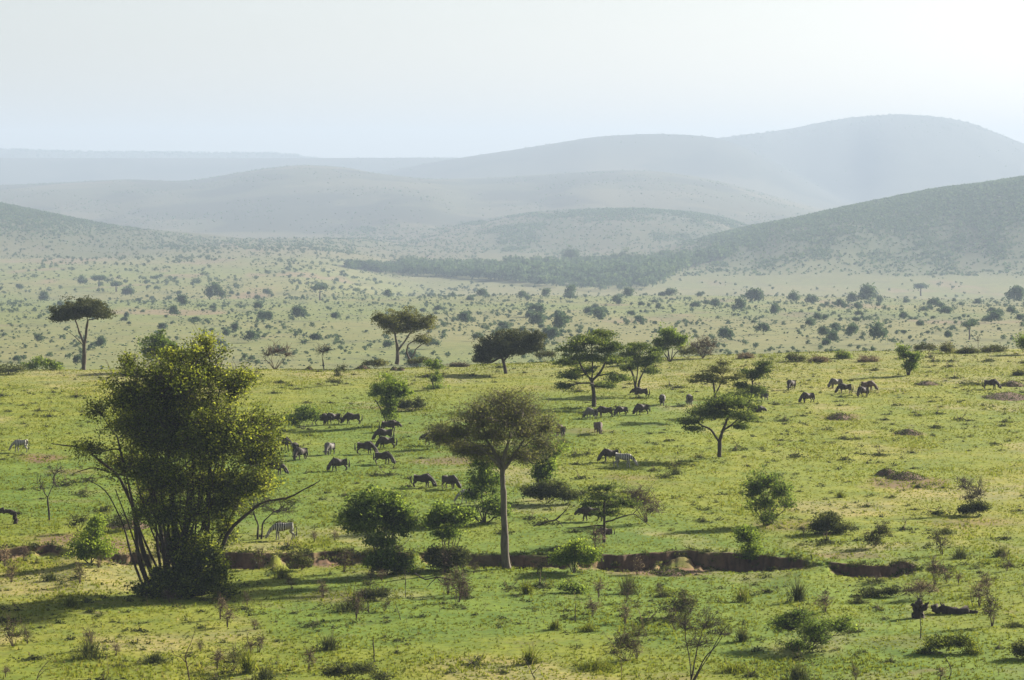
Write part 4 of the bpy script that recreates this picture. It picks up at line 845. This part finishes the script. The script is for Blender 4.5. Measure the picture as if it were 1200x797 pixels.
# trees on the hills
mb = MB(); micro = [template(6, .85, np.random.RandomState(360 + k), 3, .35, .0, .7, .4) for k in range(5)]
def hill(n, T, u0, u1, d0, d1, s0, s1, prob, pw=1.):
    u = rs.uniform(u0, u1, n); D = d0 + (d1 - d0) * rs.rand(n) ** pw; x = (u - CU) / F * D; z = terrain(x, D)
    k = rs.rand(n) < prob(u, D, z); u, D, x, z = u[k], D[k], x[k], z[k]
    scatter(mb, *T, np.stack([x, D, z - .3], 1), s0 + (s1 - s0) * rs.rand(len(x)) ** 1.5, rs)
for T in micro:
    hill(13000, T, 640, 1290, 3450, 4650, 2.0, 3.8, lambda u, D, z:   .05 + .9 * ss(-104, -34, z + 34 * fbm(u / 30., D / 120., 3, 96)) + .5 * ss(-95, -80, z) * (u < 900))
    hill(3500, T, -80, 420, 4000, 4900, 2.0, 3.4, lambda u, D, z: .1 + .8 * ss(-86, -60, z))
    hill(5000, T, 380, 920, 4700, 6100, 2.2, 3.8, lambda u, D, z: .10 + .8 * ss(.02, .35, fbm(u / 60., D / 240., 3, 97) + .4 * ss(-85, -70, z)))
    hill(2200, T, -80, 1010, 5600, 8600, 1.8, 3.6, lambda u, D, z: .05 + .9 * ss(.08, .35, fbm(u / 50., D / 300., 3, 98)))
    hill(900, T, 400, 1260, 10300, 12900, 3, 6, lambda u, D, z: .15 + .5 * ss(60, 180, z), .5)
    hill(350, T, -60, 500, 14300, 15600, 6, 10, lambda u, D, z: .7 + 0 * z, .6)
tag(mb.build('hillside_trees', LM['plain']), 'small dark trees speckling the hazy hillsides', 'hillside trees', kind='stuff')
# riverine forest in the valley
mb = MB(); ftm = [template(120, .26, np.random.RandomState(340 + k), 8, .62, .1, 1.2, .45) for k in range(6)]
top = ([408, 440, 500, 600, 660, 720, 780, 830, 860], [313, 313, 314, 315, 312, 310, 308, 302, 297]); bot = ([408, 440, 500, 600, 660, 720, 770, 800, 860], [315, 319, 324, 331, 340, 343, 338, 318, 300])
cand = {}
for k in range(1300):
    u = rs.uniform(408, 860)
    if u > 790 and rs.rand() < .6: continue
    a = np.interp(u, *top); b = np.interp(u, *bot); v = a + (b - a) * rs.rand()
    if v > 335 and rs.rand() < .5: continue
    p = hit(u, v, 2450); sc = rs.uniform(5.0, 9.5) * (.65 if u < 470 else 1) * (.8 if v > 330 else 1) * (1.2 if u > 590 else 1)
    scatter(mb, *ftm[rs.randint(6)], (p - [0, 0, .5])[None], np.array([sc]), rs, 1.15)
tag(mb.build('riverine_forest', LM['plain']), 'dark hazy strip of riverine forest across the valley floor', 'forest', kind='stuff')
for u, v, w, h, lab in [(668, 312, 18, 24, 'tallest round-topped tree rising above the valley forest strip'), (732, 314, 30, 22, 'broad domed tree in the forest strip left of the right hill'), (712, 316, 18, 15, 'smaller domed tree left of the broad domed forest tree'),
                        (780, 308, 22, 13, 'domed tree at the right end of the forest strip'), (632, 317, 16, 13, 'rounded tree in the forest strip left of the tallest one'), (436, 316, 14, 8, 'small rounded tree at the left tip of the forest strip')]:
    p = hit(u, v, 2450); s = p[1] / F
    plant('forest_tree', lab, 'tree', u, v, [(u, v - h * .6, w * .5, h * .38), (u - w * .25, v - h * .45, w * .3, h * .3), (u + w * .25, v - h * .45, w * .3, h * .3)], base=p, leaf='plain', nc=50, lpc=26, ls=s * 1.7, cr=s * 3, sr=.5, sides=4, twr=.08, shell=.95)

# ------------------------------------------------------------------ animals
def skin(name, nodes, edges, mat, parent, sub=2):
    me = bpy.data.meshes.new(name); me.from_pydata([n[:3] for n in nodes], edges, [])
    o = bpy.data.objects.new('tmp', me); col.objects.link(o)
    sk = o.modifiers.new('s', 'SKIN'); sk.use_smooth_shade = True; sb = o.modifiers.new('d', 'SUBSURF'); sb.levels = sub; sb.render_levels = sub
    for i, n in enumerate(nodes):
        d = me.skin_vertices[0].data[i]; d.radius = (n[3], n[4] if len(n) > 4 else n[3]); d.use_root = (i == 0)
    dg = bpy.context.evaluated_depsgraph_get(); ev = o.evaluated_get(dg); out = bpy.data.meshes.new_from_object(ev)
    bpy.data.objects.remove(o); bpy.data.meshes.remove(me)
    out.name = name; out.materials.clear(); out.materials.append(mat)
    r = bpy.data.objects.new(name, out); col.objects.link(r); r.parent = parent; return r
def quadruped(kind, graze=1., turn=0., step=0., mat=None, label='', lying=False):
    zeb = kind == 'zebra'
    r = empty(kind, (0, 0, 0), label, kind)
    t = turn
    if zeb:
        body = [(-.42, 0, 1.06, .27), (-.70, 0, 1.06, .23), (-.05, 0, .98, .32), (.30, 0, 1.00, .31), (.52, 0, 1.04, .24)]
        nk = [(.80, .1 * t, .98 - .12 * graze, .15), (1.02, .22 * t, 1.25 - .62 * graze, .125), (1.14, .30 * t, 1.48 - 1.10 * graze, .12), (1.30, .38 * t, 1.36 - 1.22 * graze, .075)]
        lz = 0
    else:
        body = [(-.42, 0, .96, .28), (-.66, 0, .98, .23), (-.08, 0, .93, .36), (.28, 0, .96, .41), (.46, 0, 1.05, .36)]
        nk = [(.74, .1 * t, 1.02 - .10 * graze, .20), (.95, .22 * t, 1.12 - .50 * graze, .16), (1.08, .30 * t, 1.16 - .84 * graze, .135), (1.20, .38 * t, .88 - .80 * graze, .10)]
    N = list(body) + list(nk); E = [(0, 1), (0, 2), (2, 3), (3, 4), (4, 5), (5, 6), (6, 7), (7, 8)]
    def leg(root, pts):
        i = len(N); N.extend(pts); E.append((root, i)); E.extend((i + k, i + k + 1) for k in range(len(pts) - 1))
    if lying:
        for s in (-1, 1):
            leg(3, [(.42, .2 * s, .72, .10), (.62, .22 * s, .56, .06), (.40, .2 * s, .50, .045)]); leg(1, [(-.55, .22 * s, .75, .15), (-.25, .28 * s, .62, .08), (-.62, .3 * s, .52, .05), (-.4, .3 * s, .5, .045)])
    else:
        for s in (-1, 1):
            f = step * s
            leg(3, [(.40 + .1 * f, .15 * s, .72, .115), (.42 + .22 * f, .15 * s, .43, .062), (.40 + .30 * f, .15 * s, .14, .045), (.44 + .32 * f, .15 * s, .03, .055)])
            leg(1, [(-.62 - .05 * f, .15 * s, .80, .15), (-.52 - .15 * f, .16 * s, .62, .10), (-.76 - .22 * f, .15 * s, .42, .06), (-.70 - .28 * f, .15 * s, .13, .045), (-.64 - .28 * f, .15 * s, .03, .055)])
    N = [(n[0], n[1], n[2] - (.19 if n[2] > .9 else .19 * max(0, n[2] - .1) / .8) * (0 if zeb else 1)) + tuple(n[3:]) for n in N]
    nk = N[len(body):len(body) + 4] if not zeb else nk
    b = skin('body', N, E, mat, r)
    rs = np.random.RandomState(9)
    h = np.array(nk[2][:3]); m = np.array(nk[3][:3]); nb = np.array(nk[1][:3])
    T = MB(); tp = [(-.86, 0, 1.08 if zeb else .96), (-.96, .03 * t, .95), (-.97, .04, .70), (-.95, .06, .42), (-.93, .06, .30)]
    tube(T, tp, [.03, .03, .05, .075, .02] if not zeb else [.03, .03, .03, .06, .02], 6); T.build('tail', HAIR, r, True)
    M = MB(); top = [np.array([.45, 0, 1.24 if not zeb else 1.26]), np.array([.74, .1 * t, nk[0][2] + .20]), nb + [-.02, 0, nk[1][3] + .04], h + [-.05, 0, .13]]
    tube(M, top, [.02, .05, .06, .03], 5); M.build('mane', HAIR, r, True)
    d = (m - h) / np.linalg.norm(m - h); side = np.array([-.25 * t, 1, 0]); side /= np.linalg.norm(side); upv = np.cross(side, d) * -1
    if upv @ np.array([1, 0, .2]) < 0 and graze > .5: upv = -upv
    if not zeb:
        for s in (-1, 1):
            H = MB(); c = h - d * .08; tube(H, [c + side * .05 * s, c + side * .22 * s - d * -.02, c + side * .30 * s - d * .06, c + side * .24 * s - d * .20], [.035, .035, .025, .008], 6); H.build('horn', HORN, r, True)
        Bd = MB(); tube(Bd, [np.array(nk[0][:3]) + [0, 0, -.2], nb + [-.06, 0, -.22], h + [-.10, 0, -.14]], [.02, .055, .02], 5); Bd.build('beard', HAIR, r, True)
    for s in (-1, 1):
        Er = MB(); c = h - d * .10 + side * .09 * s; tube(Er, [c, c + side * .09 * s - d * .03, c + side * .15 * s - d * .05], [.03, .045, .01], 5); Er.build('ear', mat, r, True)
    return r
PR = {}
for k, (kind, g, t, st, mat) in {'A': ('wildebeest', 1, 0, .25, HIDE), 'B': ('wildebeest', .95, .6, -.35, HIDE), 'C': ('wildebeest', .35, -.4, .5, HIDE), 'D': ('wildebeest', 1, -.5, .6, BROWNHIDE), 'E': ('wildebeest', .95, .3, .2, GREYHIDE),
                                 'Z': ('zebra', 1, .1, .3, ZEBRA), 'Y': ('zebra', .95, -.5, -.5, ZEBRA)}.items():
    PR[k] = [quadruped(kind, g, t, st, mat), 0]
def animal(k, u, v, head, label, size=1., group='wildebeest grazing on the green slope'):
    pr = PR[k]; o = pr[0] if not pr[1] else copy_tree(pr[0]); pr[1] = 1
    p = hit(u, v); o.location = (p[0], p[1], p[2] - .03); o.rotation_euler = (0, 0, math.radians(head)); o.scale = (size * 1.05,) * 3
    o['label'] = label; o['group'] = group; return o
for a in [
    ('A', 413, 497, 178, 'dark wildebeest facing left, grazing right of the two beside the green bush'), ('B', 390, 497, 215, 'humped wildebeest grazing toward us between the green bush and the left-facing one'), ('C', 376, 498, 20, 'wildebeest half hidden behind the green bush'),
    ('A', 331, 527, -20, 'wildebeest grazing just right of the big tree leaves, upper one'), ('B', 352, 539, 235, 'wildebeest grazing toward us in front of another at the big tree right side'), ('C', 346, 534, 100, 'wildebeest turned away behind the one grazing toward us'),
    ('E', 386, 533, 250, 'lone wildebeest seen end-on in the gap right of the overlapping pair'), ('A', 428, 532, -10, 'wildebeest grazing rightward left of the column of four'), ('B', 397, 552, 205, 'lowest wildebeest of the left herd, rump to the right'),
    ('A', 449, 544, -25, 'lowest wildebeest of the column below the bright bushy tree'), ('B', 453, 526, 200, 'third wildebeest down the column below the bright bushy tree'), ('A', 450, 516, 200, 'second wildebeest down the column, head low at left'),
    ('C', 456, 506, 10, 'topmost wildebeest of the column, in the bushy tree shade'), ('A', 322, 556, -5, 'wildebeest behind the big tree lower right leaves facing right'), ('C', 310, 545, 190, 'wildebeest mostly hidden in the big tree leaves'),
    ('A', 495, 571, -8, 'wildebeest grazing rightward on open grass left of the airy bush'), ('B', 527, 573, -50, 'wildebeest grazing rightward just left of the umbrella tree bush'), ('C', 506, 522, 170, 'wildebeest behind the thorn bush left of the umbrella crown'),
    ('A', 709, 489, 180, 'dark wildebeest grazing under the largest acacia trunk'), ('E', 693, 491, 130, 'greyish wildebeest behind the one under the largest acacia'), ('B', 728, 487, 215, 'small wildebeest between two others below the second acacia', .85),
    ('B', 752, 486, 210, 'thickset wildebeest with pale back below the second acacia'), ('C', 751, 466, 182, 'wildebeest standing at the trunk of the second acacia'), ('E', 776, 475, 85, 'grey wildebeest seen from behind right of the second acacia'),
    ('E', 808, 475, 95, 'grey wildebeest seen from behind left of the brownish acacia'), ('D', 657, 512, 110, 'brown wildebeest end-on at the right edge of the umbrella crown'), ('D', 701, 508, 285, 'reddish brown wildebeest end-on below the largest acacia'),
    ('A', 715, 541, 195, 'black wildebeest standing behind the grazing zebra'), ('B', 927, 457, 240, 'wildebeest with pale rump left of the right-hand group'), ('A', 946, 472, 215, 'dark wildebeest with raised hump lower left of the right-hand group'),
    ('E', 979, 455, 215, 'pale-shouldered wildebeest at the back left of the right-hand group'), ('A', 990, 461, 195, 'dark wildebeest grazing in front of the pale-shouldered one'), ('D', 1017, 458, 20, 'reddish brown wildebeest at the back right of the right-hand group'),
    ('B', 1011, 465, 225, 'dark wildebeest in front of the reddish brown one at right'), ('A', 1161, 456, -15, 'lone wildebeest with sunlit back grazing at far right'), ('E', 896, 469, 100, 'pale wildebeest end-on right of the wind-bent acacia'),
    ('C', 692, 611, 182, 'dark wildebeest behind the trunk of the half-dead acacia')]: animal(*a[:5], *(a[5:] or ()))
animal('Z', 332, 633, 181, 'zebra grazing leftward beside the small thorn tree by the bank', 1., 'zebras grazing among the wildebeest')
animal('Y', 731, 548, -12, 'zebra grazing rightward in front of a black wildebeest', .98, 'zebras grazing among the wildebeest')
animal('Z', 24, 530, 160, 'zebra grazing alone at the far left of the slope', .92, 'zebras grazing among the wildebeest')
animal('Y', 549, 590, 200, 'zebra partly hidden behind the dark bush by the central trunk', .9, 'zebras grazing among the wildebeest')
for u, v, hd, m, lab in [(886, 483, 10, HIDE, 'dark wildebeest lying down right of the low flat acacia'), (710, 626, 175, BROWNHIDE, 'small reddish brown calf lying behind the half-dead acacia trunk')]:
    o = quadruped('wildebeest', .3, .2, 0, m, lab, lying=True); p = hit(u, v); sz = 1 if m is HIDE else .7
    o.location = (p[0], p[1], p[2] - .44 * sz); o.rotation_euler = (0, 0, math.radians(hd)); o.scale = (sz,) * 3; o['group'] = 'wildebeest grazing on the green slope'

# ------------------------------------------------------------------ air, sky, sun, camera
HD, HC = 1.1e-4, (.485, .595, .755)
bm = MB(); x0, x1, y0, y1, z0, z1 = -8200, 8200, -1500, 18600, -160, 222
bm.add([(x, y, z) for x in (x0, x1) for y in (y0, y1) for z in (z0, z1)], [[0, 1, 3, 2], [4, 6, 7, 5], [0, 4, 5, 1], [2, 3, 7, 6], [0, 2, 6, 4], [1, 5, 7, 3]])
m, nt, N, K = newmat('hazy_air'); vs = N.new('ShaderNodeVolumePrincipled'); vs.inputs['Density'].default_value = HD; vs.inputs['Color'].default_value = (*HC, 1); vs.inputs['Anisotropy'].default_value = .1
o = N.new('ShaderNodeOutputMaterial'); K.new(vs.outputs[0], o.inputs['Volume'])
tag(bm.build('haze', m), 'pale blue morning haze filling the valley', 'haze', kind='stuff')
w = bpy.data.worlds.new('World'); scene.world = w; w.use_nodes = True; nt = w.node_tree; nt.nodes.clear()
sky = nt.nodes.new('ShaderNodeTexSky'); sky.sky_type = 'NISHITA'; sky.sun_disc = False
sky.sun_elevation = math.radians(SUN_EL); sky.sun_rotation = math.radians(SUN_AZ); sky.air_density = .8; sky.dust_density = 1.25; sky.ozone_density = 1.0
bg = nt.nodes.new('ShaderNodeBackground'); bg.inputs[1].default_value = .05
ow = nt.nodes.new('ShaderNodeOutputWorld'); hs = nt.nodes.new('ShaderNodeHueSaturation'); hs.inputs['Saturation'].default_value = .45; hs.inputs['Value'].default_value = .93; nt.links.new(sky.outputs[0], hs.inputs['Color']); nt.links.new(hs.outputs[0], bg.inputs[0]); nt.links.new(bg.outputs[0], ow.inputs[0])
l = bpy.data.lights.new('sun', 'SUN'); l.energy = 5.0; l.angle = math.radians(.6); l.color = (1, .92, .78)
lo = bpy.data.objects.new('sun', l); col.objects.link(lo)
from mathutils import Vector
el, az = math.radians(SUN_EL), math.radians(SUN_AZ)
d = Vector((math.sin(az) * math.cos(el), math.cos(az) * math.cos(el), math.sin(el)))
lo.rotation_euler = d.to_track_quat('Z', 'Y').to_euler(); lo.location = (200, 200, 300)
c = bpy.data.cameras.new('camera'); co = bpy.data.objects.new('camera', c); col.objects.link(co); scene.camera = co
c.sensor_width = 36; c.lens = 36 * F / 1200; c.clip_start = 1; c.clip_end = 80000
co.location = (0, 0, 0); co.rotation_euler = (math.radians(90), 0, 0); c.shift_y = -(398.5 - HV) / 1200
scene.view_settings.view_transform = 'Standard'; scene.view_settings.look = 'None'; scene.view_settings.exposure = 1.52; scene.view_settings.gamma = 1
scene.cycles.use_denoising = True; scene.cycles.max_bounces = 8; scene.cycles.diffuse_bounces = 3; scene.cycles.transmission_bounces = 4; scene.cycles.volume_bounces = 0
